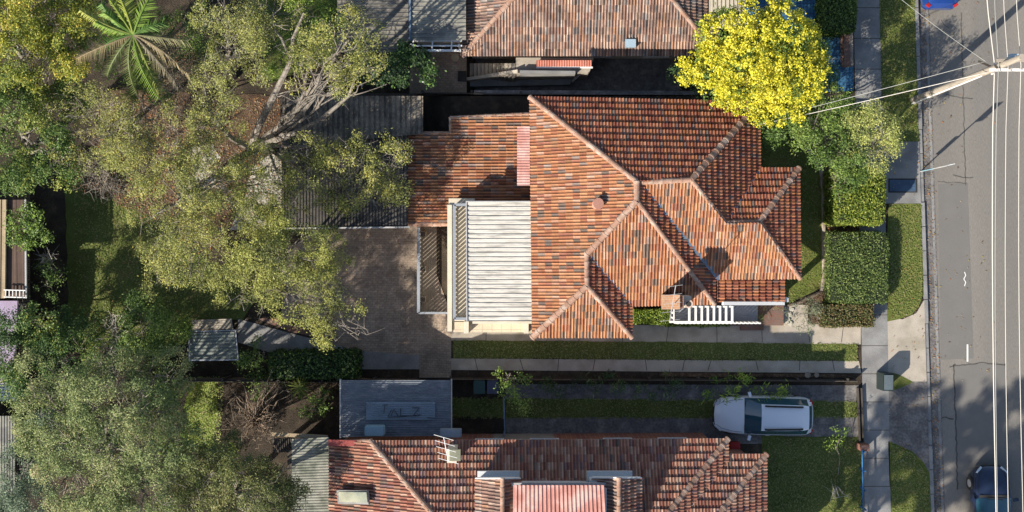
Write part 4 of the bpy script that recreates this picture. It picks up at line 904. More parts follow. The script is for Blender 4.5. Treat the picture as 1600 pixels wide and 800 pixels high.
    T.part('bonnet_seam', G().bar(tp(-.235*L*1.0, 0, -5), tp(-.234*L, 0, -5), .01, .01).geo(), m_tar) if False else None
    T.part('cowl', G().bar(tp(-.190*L, -.70, .985), tp(-.190*L, .70, .985), .12, .05).geo(), m_tar)
    T.part('bumper_line', G().tube([tp(-.47*L, -.66*hw*1.12, .62), tp(-.492*L, -.50*hw, .60), tp(-.502*L, 0, .60), tp(-.492*L, .50*hw, .60), tp(-.47*L, .66*hw*1.12, .62)], .018, 5).geo(), m_tar)
    for s_ in (-1, 1):
        T.part('bonnet_seam', G().tube([tp(-.475*L, s_*hw*.50, .725), tp(-.43*L, s_*hw*.66, .80), tp(-.32*L, s_*hw*.80, .885), tp(-.22*L, s_*hw*.84, .945)], .010, 4).geo(), m_tar)
        T.part('door_handle', G().bar(tp(.02*L, s_*(hw+.01), .84), tp(.06*L, s_*(hw+.01), .84), .03, .03).geo(), m_gutter)
    gb = G(); gb.bar(tp(-.496*L, -.38, .50), tp(-.496*L, .38, .50), .05, .14); T.part('grille', gb.geo(), m_tar)
    T.part('wiper', G().bar(tp(-.175*L, -.35, 1.05), tp(-.165*L, .45, 1.06), .03, .02).geo(), m_tar)
    return T
m_carglass = mat('car_glass', (.02, .075, .11), rough=.04, spec=.8, var=0, fvar=0, coat=.5)  # blue of the reflected sky put into the glass colour
m_lamp = mat('lamp_lens', (.55, .6, .65), rough=.15, var=0); m_tail = mat('red_lens', (.35, .02, .02), rough=.2, var=0)
m_silver = mat('silver_white_paint', (.74, .77, .82), rough=.3, spec=.5, var=0, fvar=0, coat=.7)
m_navy = mat('dark_navy_paint', (.018, .028, .06), rough=.25, var=0, fvar=0, coat=1)
m_bluep = mat('bright_blue_paint', (.012, .045, .20), rough=.25, var=0, fvar=0, coat=1)
q = P(1194, 650, .9); car('parked_wagon', 'silver white wagon with roof rails parked on the shaded driveway', (q.x, q.y, 0), math.radians(-.8), 4.72, 1.86, 1.52, m_silver)
q = P(1548, 790, .6); car('parked_car', 'dark navy car on the road under the wires at the bottom right', (q.x+.05, q.y-.35, -.12), math.radians(-90), 4.5, 1.82, 1.45, m_navy, wagon=False, rails=False)
q = P(1472, -60, .8); car('parked_car', 'bright blue car cut by the top edge beside the kerb', (q.x, q.y-.05, -.12), math.radians(-90), 4.3, 1.76, 1.45, m_bluep, wagon=False, rails=False)

# ---------------------------------------------------------------- vegetation
def leaves(blobs, dens, k, size, pal, sig=.14, asp=.42, up=.8, shell=.55, low=-.35, tuft=.42, lobes=2.5, seed=0):
    """blobs: (px, py, z, rx px, ry px, rz m). Leaf-sized diamonds clustered through each lobe."""
    rng = np.random.default_rng(seed+5); C = []; ST = []
    for bi, (px, py, z, rx, ry, rz) in enumerate(blobs):
        c = np.array(P(px, py, z)); a, b = rx*K(z), ry*K(z); n = max(4, int(math.pi*a*b*dens))
        ns = n if tuft == 0 else max(5, int(math.pi*a*b*lobes))
        d = rng.normal(size=(ns*4+8, 3)); d /= np.linalg.norm(d, axis=1)[:, None]; d = d[d[:, 2] > low][:ns]
        r = shell+(1-shell)*rng.random((len(d), 1))**.7; r *= 1+.10*np.sin(d[:, :1]*5+bi)+.08*np.sin(d[:, 1:2]*7+2*bi)+.06*rng.normal(size=(len(d), 1))
        q = c+d*r*np.array([a, b, rz])
        if tuft:
            rs = tuft*(.55+.8*rng.random(len(q))); st = rng.random(len(q)); w_ = rs**2; pick = rng.choice(len(q), n, p=w_/w_.sum())
            e_ = rng.normal(size=(n, 3)); e_[:, 2] = np.abs(e_[:, 2])*.9-.15; e_ += d[pick]*.5; e_ /= np.linalg.norm(e_, axis=1)[:, None]
            q = q[pick]+e_*rs[pick][:, None]*(.75+.3*rng.random((n, 1)))*np.array([1, 1, .85]); ST.append(st[pick])
        else: ST.append(rng.random(len(q)))
        C.append(q)
    C = np.concatenate(C); nc = len(C); ST = np.concatenate(ST)
    cols = np.array([p[0] for p in pal], float); ws = np.cumsum([p[1] for p in pal]); ws = ws/ws[-1]
    ct = rng.random(nc); big = .5+.5*np.sin(C[:, 0]*1.9+seed)*np.cos(C[:, 1]*1.6+seed*2)
    ct = np.clip(ct*.25+ST*.45+big*.30, 0, .999)
    kk = rng.poisson(k, nc).clip(3); ci = np.repeat(np.arange(nc), kk); n = len(ci)
    cs = sig*(.6+.8*rng.random(nc)); pos = C[ci]+rng.normal(size=(n, 3))*cs[ci][:, None]*np.array([1, 1, .6])
    d = rng.normal(size=(n, 3)); nrm = rng.normal(size=(n, 3)); nrm[:, 2] = np.abs(nrm[:, 2])+up
    out = pos-C[ci]; nrm += out/(np.linalg.norm(out, axis=1)[:, None]+1e-6)*.5
    nrm /= np.linalg.norm(nrm, axis=1)[:, None]; d -= nrm*(d*nrm).sum(1)[:, None]; d /= np.linalg.norm(d, axis=1)[:, None]+1e-6
    s = np.cross(nrm, d); l = size*(.6+.8*rng.random(n))[:, None]
    V = np.stack([pos-d*l*.5, pos+s*l*asp*.5, pos+d*l*.5, pos-s*l*asp*.5], 1).reshape(-1, 3)
    F = np.arange(n*4).reshape(-1, 4)
    cols = cols*1.38; t = np.clip(ct[ci]+rng.normal(0, .17, n), 0, .999); col = cols[np.searchsorted(ws, t)]*(rng.normal(1, .16, n).clip(.5, 1.6))[:, None]
    return (V.astype(np.float32), F, col.clip(0, 1))
def limb(g, a, b, r0, r1, wig=.12, n=5):
    a, b = Vector(a), Vector(b); L = (b-a).length; pts = []; o = Vector((0, 0, 0))
    for i in range(n+1):
        t = i/n; w_ = math.sin(t*math.pi)*wig*L
        pts.append(a+(b-a)*t+Vector((random.uniform(-1, 1), random.uniform(-1, 1), random.uniform(-.3, .9)))*w_*.55)
    g.tube(pts, [r0+(r1-r0)*i/n for i in range(n+1)], 6 if r0 > .05 else 4, cap=False); return pts
def branchy(g, base, blobs, r, sub=6, twig=3, fork=.45, reach=.85):
    base = Vector(base); tops = [P(b[0], b[1], b[2]) for b in blobs]; cen = sum(tops, Vector())/len(tops)
    fk = Vector((base.x+(cen.x-base.x)*.25, base.y+(cen.y-base.y)*.25, base.z+(cen.z-base.z)*fork)); limb(g, base, fk, r, r*.8, .04, 4)
    for bl, tp_ in zip(blobs, tops):
        s0 = fk; r0 = min(r*.55, .05+.03*bl[3]*K(bl[2])); pts = limb(g, s0, tp_, r0, r0*.45, .10, 6)
        a, b, rz = bl[3]*K(bl[2]), bl[4]*K(bl[2]), bl[5]
        for i in range(sub):
            st = pts[random.choice((3, 4, 5, 6))]; d = Vector((random.gauss(0, 1), random.gauss(0, 1), abs(random.gauss(.3, .6)))).normalized()
            en = tp_+Vector((d.x*a, d.y*b, d.z*rz))*reach; sp_ = limb(g, st, en, r0*.38, .012, .14, 5)
            for j in range(twig):
                s2 = random.choice(sp_[2:]); e2 = s2+Vector((random.gauss(0, .35), random.gauss(0, .35), random.gauss(.15, .2)))*min(1.2, a*.7); limb(g, s2, e2, .016, .005, .12, 3)
def tree(name, label, cat, base, blobs, dens, k, size, pal, r=.16, bark=None, group=None, sub=6, twig=3, reach=.85, crown='crown', z0=0, **kw):
    b = P(*base, z0); T = Thing(name, label, cat, b, group); g = G(); branchy(g, b, blobs, r, sub, twig, reach=reach)
    T.part('trunk' if cat in ('tree', 'palm') else 'stem', g.geo(), bark or m_bark)
    sd = sum(map(ord, label)) % 1000
    lo = T.part(crown, leaves(blobs, dens, k, size, pal, seed=sd, **kw), m_leaf); return T
OLIVE = [((.055, .065, .022), 2.4), ((.12, .135, .038), 3.6), ((.215, .225, .055), 4), ((.31, .305, .08), 3), ((.22, .20, .14), 1.6), ((.38, .34, .07), 1.4)]
GOLDG = [((.06, .09, .02), 3), ((.13, .16, .025), 4), ((.24, .25, .03), 4), ((.36, .32, .045), 2.5), ((.40, .28, .06), 1.2)]
GREY = [((.06, .09, .03), 2.5), ((.13, .17, .055), 4), ((.21, .24, .09), 4), ((.30, .30, .13), 2.5), ((.33, .26, .15), 1)]
DARK = [((.018, .035, .014), 3), ((.035, .07, .02), 4), ((.07, .13, .03), 3), ((.13, .20, .045), 1.4), ((.25, .31, .13), .4)]
MID = [((.045, .08, .018), 3), ((.085, .14, .028), 4), ((.15, .21, .04), 3), ((.24, .30, .06), 1.6)]
BRIGHT = [((.08, .14, .02), 3), ((.15, .23, .03), 4), ((.24, .31, .04), 3), ((.34, .39, .06), 1.4)]
RUST = [((.14, .075, .04), 3), ((.24, .11, .05), 3), ((.20, .16, .10), 3), ((.30, .22, .14), 2), ((.14, .13, .05), 2)]
YEL = [((.15, .20, .025), 2.4), ((.38, .36, .025), 3), ((.50, .45, .03), 5), ((.58, .53, .07), 3)]
FINE = dict(asp=.34, sig=.12, tuft=.46, lobes=2.5)
# large olive trees of the back yard
tree('gum_tree', 'olive crowned tree with long bare grey limbs reaching over the grey shed', 'tree', (392, 232), [(545, 62, 7, 62, 55, 1.2), (505, 108, 6.6, 55, 42, 1.0), (560, 105, 6.2, 40, 30, .8), (592, 250, 3.5, 50, 40, .8), (562, 290, 3.3, 58, 44, .8), (500, 285, 3.8, 58, 48, .9), (470, 240, 4.2, 36, 32, .8), (610, 285, 3.2, 30, 38, .7), (530, 245, 3.6, 40, 30, .7), (462, 300, 4.0, 36, 36, .8)], 16, 32, 0.098, OLIVE, r=.2, sub=10, twig=5, z0=WZ, **FINE)
g = G()
for pts, r in [([(392, 232, .5), (405, 195, 3.0), (428, 150, 4.6), (455, 95, 6.0), (458, 60, 6.8), (475, 20, 7.4)], (.2, .17, .15, .11, .08, .04)),
               ([(392, 232, .3), (425, 208, 2.2), (470, 178, 3.8), (500, 140, 5), (505, 110, 6)], (.2, .17, .13, .1, .05)), ([(400, 235, .3), (450, 212, 2.6), (500, 188, 3.6), (545, 150, 4.6), (560, 110, 5.6)], (.16, .13, .10, .07, .04)),
               ([(455, 95, 6.0), (440, 60, 6.6), (420, 35, 7)], (.07, .05, .03)), ([(458, 180, 3.6), (478, 140, 4.6), (470, 105, 5.4)], (.08, .05, .03)), ([(392, 232, .5), (360, 215, 2.5), (330, 180, 4), (318, 130, 5)], (.18, .13, .09, .05))]:
    g.tube([P(*p) for p in pts], list(r), 7, cap=False)
    for i in range(5):
        a_ = P(*random.choice(pts[2:])); limb(g, a_, a_+Vector((random.gauss(.3, .8), random.gauss(.3, .8), random.uniform(.2, .8))), .035, .008, .15)
gum = bpy.data.objects['gum_tree']
newmesh('limb', g.v, g.f, m_bark, gum, loc=gum.location)
tree('olive_tree', 'broad olive green tree spreading over the back lawn, lit along its lower left side', 'tree', (300, 300), [(248, 245, 6, 62, 50, 1.2), (275, 320, 6.2, 72, 62, 1.3), (300, 395, 5.6, 62, 52, 1.1), (262, 415, 5.2, 40, 36, .9), (345, 330, 5.8, 55, 55, 1.1), (340, 265, 5.8, 48, 42, 1.0), (395, 290, 5.2, 42, 46, 1.0), (415, 262, 5.0, 36, 34, .9), (405, 325, 5.0, 34, 30, .9), (310, 240, 5.4, 34, 30, .8)], 22, 43, 0.083, OLIVE, r=.2, sub=9, twig=4, z0=WZ, **FINE)
tree('olive_tree', 'olive green tree with fine grey twigs leaning over the brick patio', 'tree', (440, 440), [(400, 400, 5.6, 55, 48, 1.1), (455, 390, 5.6, 56, 48, 1.1), (385, 450, 5.0, 48, 42, 1.0), (450, 460, 5.0, 60, 46, 1.0), (500, 440, 4.6, 42, 48, .9), (540, 510, 3.8, 44, 32, .8), (505, 400, 4.6, 36, 40, .8), (430, 350, 5.0, 60, 36, .9)], 20, 41, 0.09, OLIVE[:4]+[((.26, .28, .05), 2)], r=.16, sub=9, twig=4, z0=WZ, **FINE)
tree('olive_tree', 'pale olive tree with purplish twigs behind the top left boundary', 'tree', (180, 210), [(150, 180, 5.6, 55, 42, 1.1), (190, 215, 5.8, 60, 46, 1.1), (130, 225, 5.0, 42, 34, .9), (240, 185, 5.6, 44, 38, .9)], 20, 37, 0.079, OLIVE+[((.22, .17, .16), 2.4)], r=.14, sub=12, twig=6, z0=WZ, **FINE)
tree('grey_green_tree', 'feathery grey green tree right of the palm at the top edge', 'tree', (365, 120), [(360, 30, 7, 52, 44, 1.2), (375, 90, 6.6, 50, 48, 1.2), (345, 140, 6.0, 42, 36, 1.0), (430, 20, 6.6, 48, 36, 1.0), (400, 60, 6.8, 36, 40, 1), (350, 180, 5.6, 48, 34, .9)], 22, 43, 0.079, OLIVE[:5]+[((.22, .24, .10), 3)], r=.17, sub=9, twig=4, z0=WZ, **FINE)
tree('understorey_shrub', 'olive green undergrowth around the foot of the palm', 'shrub', (230, 120), [(215, 110, 2.6, 44, 40, .8), (235, 160, 2.8, 40, 34, .8), (165, 60, 2.2, 50, 40, .8), (225, 30, 2.0, 60, 40, .8), (300, 60, 2.6, 40, 50, .8)], 14, 40, .09, MID[:3]+[((.20, .21, .05), 2)], r=.07, z0=WZ, crown='foliage', sig=.14)
tree('rusty_shrub', 'rust brown half bare shrub between palm and olive trees', 'shrub', (270, 200), [(275, 165, 3.4, 34, 34, .8), (262, 120, 3.2, 36, 30, .8), (330, 220, 2.8, 36, 30, .6), (278, 210, 3, 30, 30, .6), (290, 80, 2.6, 50, 46, .7)], 9, 26, .07, RUST, r=.07, sub=14, twig=7, z0=WZ, crown='foliage', **FINE)
tree('rusty_shrub', 'tangled bare rusty shrub at the corner of the shaded lawn', 'shrub', (160, 290), [(165, 285, 2.4, 36, 30, .6), (145, 262, 2.6, 30, 22, .5)], 6, 14, .06, RUST, r=.05, sub=26, twig=8, z0=WZ, crown='foliage', **FINE)
tree('conifer_tree', 'golden tipped dense tree in the top left corner', 'tree', (40, 90), [(30, 60, 6.5, 52, 55, 1.6), (85, 40, 6.5, 44, 42, 1.4), (70, 95, 6, 40, 34, 1.2), (15, 120, 5.8, 40, 36, 1.2), (75, 0, 6.4, 60, 40, 1.4), (125, 10, 5.8, 34, 34, 1.1), (0, 20, 6, 40, 50, 1.4)], 18, 65, 0.099, GOLDG, r=.2, z0=WZ, sig=.14)
tree('broadleaf_tree', 'dark green leafy tree below the golden one at the left edge', 'tree', (50, 230), [(15, 170, 5.2, 44, 40, 1.3), (60, 225, 5.4, 52, 42, 1.3), (20, 260, 5, 46, 38, 1.2), (90, 270, 4.8, 34, 28, 1.0), (110, 90, 4.6, 36, 32, 1.0), (105, 150, 4.2, 36, 32, 1), (75, 160, 4.6, 40, 36, 1)], 18, 59, 0.108, MID[:2]+[((.15, .18, .035), 3), ((.25, .26, .05), 1.6)], r=.18, z0=WZ, sig=.14)
# palm
Tp = Thing('palm_tree', 'tall palm with drooping green and dead fronds at the top left', 'palm', P(214, 130, WZ)); pc = P(208, 55, 8.2)
Tp.part('trunk', G().tube([P(214, 108, WZ), P(212, 84, 4), pc+Vector((0, 0, -.1))], [.20, .16, .13], 10).geo(), m_barkd)
def frond(c, ang, L, droop, green, wid=.55, up_=.6):
    d = Vector((math.cos(ang), math.sin(ang), 0)); s = Vector((-d.y, d.x, 0)); V = []; F = []; C_ = []; pts = []
    bend = random.uniform(-.28, .28); tw_ = random.uniform(.7, 1.1)
    for i in range(13):
        t = i/12; pts.append(c+d*L*t*(1-.12*droop*t)+s*bend*L*t*t+Vector((0, 0, up_*L*.5*t-droop*L*.85*t*t)))
    V2, F2 = [], []; gg = G().tube(pts, [.035*(1-.8*i/12)+.006 for i in range(13)], 4, cap=False)
    for i in range(1, 34):
        t = i/34; k_ = t*12; q = int(k_); p = pts[q].lerp(pts[min(q+1, 12)], k_-q); l = wid*math.sin(min(1, t*1.25+.12)*math.pi*.86)*random.uniform(.8, 1.15)+.08
        for sd in (-1, 1):
            e_ = p+s*sd*l*(.86 if sd*tw_ < .9 else .5)+d*l*random.uniform(.5, .8)+Vector((0, 0, -l*random.uniform(.25, .9))); w_ = d*.024; n = len(V)
            V += [p-w_, p+w_, (p+e_)/2+w_*1.2+Vector((0, 0, .05*l)), e_]; F += [[n, n+1, n+2, n+3]]; C_.append((np.array(green)*1.15+np.array((.02, .02, .005)))*random.uniform(.6, 1.35))
    n0 = len(V); V += [Vector(v) for v in gg.v]; F += [[a+n0 for a in f] for f in gg.f]; C_ += [np.array(green)*1.1]*len(gg.f)
    return V, F, np.array(C_).clip(0, 1)
g1, g2, dd = (.16, .25, .04), (.10, .19, .04), (.26, .20, .11)
for an_, L, dr, c_ in [(165, 2.7, .25, (.28, .30, .07)), (150, 2.0, .25, g2), (190, 2.1, .45, g2), (205, 3.3, .6, dd), (232, 2.6, .8, (.16, .19, .07)), (255, 2.8, .9, (.15, .18, .06)), (280, 3.2, .7, g1), (300, 2.9, .8, (.24, .28, .06)), (318, 3.0, .75, (.20, .17, .12)), (338, 3.1, .6, dd), (352, 2.6, .5, (.20, .19, .09)), (28, 1.6, .5, g2), (66, 2.3, .3, g1), (98, 2.6, .3, (.26, .30, .05)), (120, 2.3, .35, (.22, .28, .05)), (172, 1.7, .1, g1), (140, 1.6, .15, g1)]:
    V, F, C_ = frond(pc, math.radians(an_), L*.88, dr, c_); newmesh('frond', V, F, m_leaf, Tp.o, loc=Tp.loc, cols=C_)
# upper middle
tree('camellia_bush', 'dark glossy bush with white flowers beside the brown patio', 'shrub', (620, 120), [(610, 112, 2.0, 42, 30, 1.1), (640, 105, 1.8, 34, 24, 1.0), (560, 125, 1.2, 40, 22, .9)], 16, 40, .13, DARK+[((.55, .55, .52), .12)], r=.08, z0=-1.3, crown='foliage', asp=.6)
tree('lawn_bush', 'bright green bush in the upper neighbour yard left of the ribbed roof', 'shrub', (480, 20), [(500, 25, 1.6, 36, 44, .9), (440, 90, .8, 30, 34, .6)], 14, 36, .10, BRIGHT, r=.05, z0=-1.0, crown='foliage')
# yellow flowering tree
yb = [(1165, 60, 4.6, 62, 50, 1.4), (1215, 60, 4.6, 50, 46, 1.3), (1120, 110, 4.2, 52, 38, 1.1), (1180, 110, 4.9, 66, 50, 1.3), (1235, 110, 4.4, 46, 52, 1.1), (1165, 150, 4.2, 44, 26, .9), (1210, 160, 4.0, 42, 38, .9), (1250, 75, 4.2, 30, 36, 1.0)]
Ty = tree('yellow_flowering_tree', 'round tree covered in bright yellow blossom overhanging the tiled roof', 'tree', (1185, 118), [(x, y, z-.25, a_*.95, b_*.95, c_*.9) for x, y, z, a_, b_, c_ in yb], 13, 34, .12, MID, r=.16, sub=5, twig=2)
Ty.part('blossom', leaves([(x, y, z+.05, a_*1.04, b_*1.05, c_) for x, y, z, a_, b_, c_ in yb], 70, 13, .085, YEL, seed=77, sig=.07, asp=.8, shell=.80, low=-.1, up=.9, tuft=.24, lobes=18), m_leaf)
tree('side_bush', 'dark green bush tucked under the left side of the yellow tree', 'shrub', (1068, 128), [(1066, 125, 1.6, 26, 22, .9)], 14, 36, .12, DARK, r=.06, crown='foliage')
tree('spiky_shrub', 'dark spiky shrub between yellow tree and blue paving', 'shrub', (1290, 115), [(1285, 105, 1.6, 26, 34, .8), (1296, 140, 1.3, 24, 22, .7)], 14, 34, .16, [((.02, .06, .04), 3), ((.04, .10, .06), 3), ((.08, .15, .07), 1)], r=.05, crown='foliage', asp=.2)
# front garden
tree('garden_shrub', 'broad mid green shrub filling the corner behind the dashed garden bed', 'shrub', (1265, 185), [(1225, 195, 2.8, 40, 26, .9), (1265, 205, 3.0, 42, 38, 1.0), (1310, 165, 3.0, 30, 28, .9), (1300, 215, 3.0, 36, 36, .9), (1320, 245, 2.8, 26, 34, .8), (1310, 280, 2.0, 22, 30, .7), (1335, 190, 2.9, 22, 34, .8)], 20, 50, .10, MID[:3]+[((.15, .18, .05), 1)], r=.08, crown='foliage')
tree('street_tree', 'small yellow green tree overhanging the footpath from the front garden', 'tree', (1362, 228), [(1370, 200, 3.9, 34, 30, .8), (1360, 235, 3.4, 34, 28, .7), (1345, 185, 3.9, 24, 24, .7), (1385, 225, 3.2, 20, 26, .6)], 22, 44, .085, [((.12, .14, .04), 3), ((.22, .25, .07), 4), ((.32, .33, .09), 4), ((.40, .38, .14), 2)], r=.06, sub=6, twig=4)
def hedge(name, label, x0, y0, x1, y1, h, pal, size=.08, dens=900, round_=.0, cat='hedge', z0=0, seed=0, bump=.05):
    a, b = P(x0, y1, h), P(x1, y0, h); rng = np.random.default_rng(seed+3); T = Thing(name, label, cat, ((a.x+b.x)/2, (a.y+b.y)/2, z0))
    T.part('dark_core', G().prism([(a.x+.16, a.y+.16), (b.x-.16, a.y+.16), (b.x-.16, b.y-.16), (a.x+.16, b.y-.16)], z0, h-.16).geo(), mat('hedge_core', (.02, .028, .012), var=.3))  # added solid dark box fills the hedge behind its leaves
    W_, D_ = b.x-a.x, b.y-a.y; P_ = []; N_ = []
    for (o, u, v_, nn) in [((a.x, a.y, h), (W_, 0, 0), (0, D_, 0), (0, 0, 1)), ((a.x, a.y, z0), (W_, 0, 0), (0, 0, h-z0), (0, -1, 0)), ((a.x, b.y, z0), (W_, 0, 0), (0, 0, h-z0), (0, 1, 0)), ((a.x, a.y, z0), (0, D_, 0), (0, 0, h-z0), (-1, 0, 0)), ((b.x, a.y, z0), (0, D_, 0), (0, 0, h-z0), (1, 0, 0))]:
        o, u, v_, nn = map(np.array, (o, u, v_, nn)); n = int(np.linalg.norm(np.cross(u, v_))*dens); s_, t_ = rng.random((2, n, 1))
        p = o+u*s_+v_*t_; lump = np.sin(p[:, :1]*3.1+1)*np.sin(p[:, 1:2]*2.7)*.04+np.sin(p[:, :1]*9)*np.sin(p[:, 1:2]*8+2)*.02
        p = p+nn*(lump-rng.random((n, 1))*.16+bump*rng.normal(size=(n, 1))*.6)
        P_.append(p); N_.append(np.tile(nn, (n, 1)))
    pos = np.concatenate(P_); nrm = np.concatenate(N_).astype(float)+rng.normal(size=pos.shape)*.65; n = len(pos)
    if round_:
        cx_, cy_ = (a.x+b.x)/2, (a.y+b.y)/2; q = np.maximum(np.abs((pos[:, 0]-cx_)/(W_/2)), 0)**4+np.abs((pos[:, 1]-cy_)/(D_/2))**4; pos[:, 2] -= round_*q*.5
        f = 1-.10*round_*(np.abs((pos[:, 0]-cx_)/(W_/2))**2*np.abs((pos[:, 1]-cy_)/(D_/2))**2); pos[:, 0] = cx_+(pos[:, 0]-cx_)*f; pos[:, 1] = cy_+(pos[:, 1]-cy_)*f
    nrm /= np.linalg.norm(nrm, axis=1)[:, None]; d = rng.normal(size=(n, 3)); d -= nrm*(d*nrm).sum(1)[:, None]; d /= np.linalg.norm(d, axis=1)[:, None]
    s_ = np.cross(nrm, d); l = size*(.6+.8*rng.random(n))[:, None]
    V = np.stack([pos-d*l*.5, pos+s_*l*.25, pos+d*l*.5, pos-s_*l*.25], 1).reshape(-1, 3)
    cols = np.array([p[0] for p in pal], float); ws = np.cumsum([p[1] for p in pal]); ws = ws/ws[-1]
    t = np.clip(rng.random(n), 0, .999); col = cols[np.searchsorted(ws, t)]*(rng.normal(1, .15, n).clip(.5, 1.5))[:, None]
    T.part('foliage', (V.astype(np.float32), np.arange(n*4).reshape(-1, 4), col.clip(0, 1)), m_leaf); return T
hedge('clipped_hedge', 'large square clipped dark green hedge between lawn and verge', 1295, 362, 1391, 475, .95, [((.06, .10, .03), 3), ((.11, .165, .04), 4), ((.18, .24, .06), 3), ((.27, .31, .10), 1.6)], dens=1100, round_=.3, seed=1, bump=.09)
hedge('clipped_hedge', 'yellow green clipped hedge just above the large square hedge', 1306, 262, 1386, 349, 2.1, [((.09, .14, .02), 3), ((.17, .23, .03), 4), ((.26, .30, .04), 3), ((.34, .36, .07), 1.5)], dens=1000, size=.11, round_=.35, seed=2, bump=.10)
hedge('clipped_hedge', 'dark green hedge at the top edge beside the footpath', 1288, -60, 1341, 48, 1.5, MID[:3]+[((.14, .22, .05), 1.4)], size=.12, dens=700, round_=.3, seed=3)
tree('low_shrub', 'low grey green shrub between crazy paving and reddish hedge', 'shrub', (1263, 490), [(1256, 490, .5, 15, 18, .35), (1275, 490, .5, 13, 18, .35)], 24, 34, .07, [((.09, .11, .06), 3), ((.15, .17, .10), 4), ((.22, .24, .15), 2)], r=.03, crown='foliage', twig=1)
hedge('low_hedge', 'low reddish green hedge below the large square hedge', 1286, 476, 1366, 511, .8, [((.10, .10, .035), 3), ((.16, .13, .05), 3), ((.22, .15, .07), 2), ((.13, .17, .05), 2)], dens=1000, size=.09, seed=4)
hedge('low_hedge', 'bright green low hedge under the middle wing eave', 990, 484, 1046, 507, .85, BRIGHT, dens=900, size=.09, seed=5)
hedge('low_hedge', 'thin bright green strip of planting below the white veranda', 1040, 504, 1140, 510.5, .4, BRIGHT, dens=900, size=.08, seed=6)
tree('small_bush', 'small dark bush beside the orange brick porch steps', 'shrub', (1199, 488), [(1199, 488, .4, 8, 14, .3)], 26, 30, .06, MID, r=.02, crown='foliage', twig=1, sub=3)
# lower boundary planting
tree('hanging_shrub', 'yellow green shrub hanging over the boundary near the bins', 'shrub', (806, 602), [(803, 606, 1.8, 22, 22, .7), (795, 590, 2.0, 12, 10, .5)], 15, 40, .10, MID[1:]+[((.28, .28, .08), 1.5)], r=.05, crown='foliage')
for i, (x, lab) in enumerate([(862, 'dark strappy plant in the driveway bed, nearest the hanging shrub'), (905, 'dark strappy plant in the driveway bed, second right of the hanging shrub'), (950, 'dark strappy plant in the driveway bed midway along the fence'), (1000, 'dark strappy plant in the driveway bed right of the midpoint'), (1052, 'dark strappy plant in the driveway bed left of the sunlit plants')]):
    tree('strappy_plant', lab, 'plant', (x, 604), [(x, 604, .5, 20, 8, .35)], 22, 20, .20, DARK, r=.02, crown='foliage', twig=0, sub=3, asp=.16, group='plants in the driveway bed')
tree('strappy_plant', 'sunlit yellow green strappy plant beside the bonnet of the silver wagon', 'plant', (1140, 606), [(1140, 606, .8, 26, 9, .4)], 22, 22, .22, BRIGHT, r=.02, crown='foliage', twig=0, sub=3, asp=.18)
tree('strappy_plant', 'sunlit strappy plant above the roof of the silver wagon', 'plant', (1195, 604), [(1198, 603, .8, 22, 8, .4)], 20, 20, .22, BRIGHT, r=.02, crown='foliage', twig=0, sub=3, asp=.18)
hedge('dark_hedge', 'dark leafy hedge row between garden path and lower boundary', 420, 552, 556, 592, 1.1, DARK[:4]+[((.10, .14, .03), 1)], dens=650, size=.13, z0=WZ, seed=8, bump=.12)
tree('garden_bush', 'small bright bush beside the slatted garden shelter', 'shrub', (402, 552), [(402, 552, .5, 17, 18, .6)], 25, 49, 0.09, MID, r=.04, z0=WZ, crown='foliage')
Tc = Thing('spiky_cordyline', 'star shaped yellow green spiky plant left of the blue grey carport', 'plant', P(469, 605, WZ))
Tc.part('stem', G().tube([P(469, 605, WZ), P(469, 605, .9)], .06, 7).geo(), m_barkd); V = []; F = []; C_ = []
for i in range(46):
    an_ = random.uniform(0, 2*math.pi); el = random.uniform(.0, 1.0); c = P(469, 605, .9); d = Vector((math.cos(an_)*math.cos(el), math.sin(an_)*math.cos(el), math.sin(el))); s_ = Vector((-d.y, d.x, 0)).normalized()*.03; l = random.uniform(.5, .8)
    n = len(V); V += [c-s_*.6, c+s_*.6, c+d*l*.6+s_, c+d*l+Vector((0, 0, -.12)), c+d*l*.6-s_]; F.append([n, n+1, n+2, n+3, n+4]); C_.append(np.array((.26, .30, .08))*random.uniform(.6, 1.3))
newmesh('leaves', V, F, m_leaf, Tc.o, loc=Tc.loc, cols=np.array(C_))
tree('ground_creeper', 'green creeper between spiky plant and blue grey carport', 'plant', (500, 625), [(500, 628, .2, 22, 20, .5), (420, 602, .1, 34, 12, .4)], 16, 34, .11, MID, r=.03, z0=WZ, crown='foliage')
# bushes along the left boundary
tree('round_bush', 'round glossy green bush on the left boundary above the brown roof', 'shrub', (55, 350), [(52, 350, 1.8, 38, 26, .9)], 20, 44, .12, BRIGHT[:2]+MID, r=.06, z0=WZ, crown='foliage')
tree('low_bush', 'small mid green bush beside the white bare shrub at left', 'shrub', (88, 440), [(85, 438, .6, 22, 19, .6)], 18, 40, .09, MID[:3], r=.04, z0=WZ, crown='foliage')
tree('garden_bush', 'sunlit green bush at the foot of the shaded lawn', 'shrub', (240, 500), [(238, 495, 2.0, 42, 30, .9), (262, 510, 1.6, 28, 30, .8), (225, 525, 1.4, 26, 24, .7)], 23, 54, 0.099, MID, r=.06, z0=WZ, crown='foliage')
tree('leafy_bush', 'dark leafy bush with yellow green tips beside the lavender roof', 'shrub', (50, 520), [(45, 500, 2.2, 40, 34, 1.0), (30, 550, 2.4, 30, 44, 1.0), (80, 540, 1.6, 36, 30, .9), (15, 590, 2.0, 24, 30, .8)], 21, 52, 0.108, DARK[1:]+[((.20, .22, .04), 2)], r=.07, z0=WZ, crown='foliage')
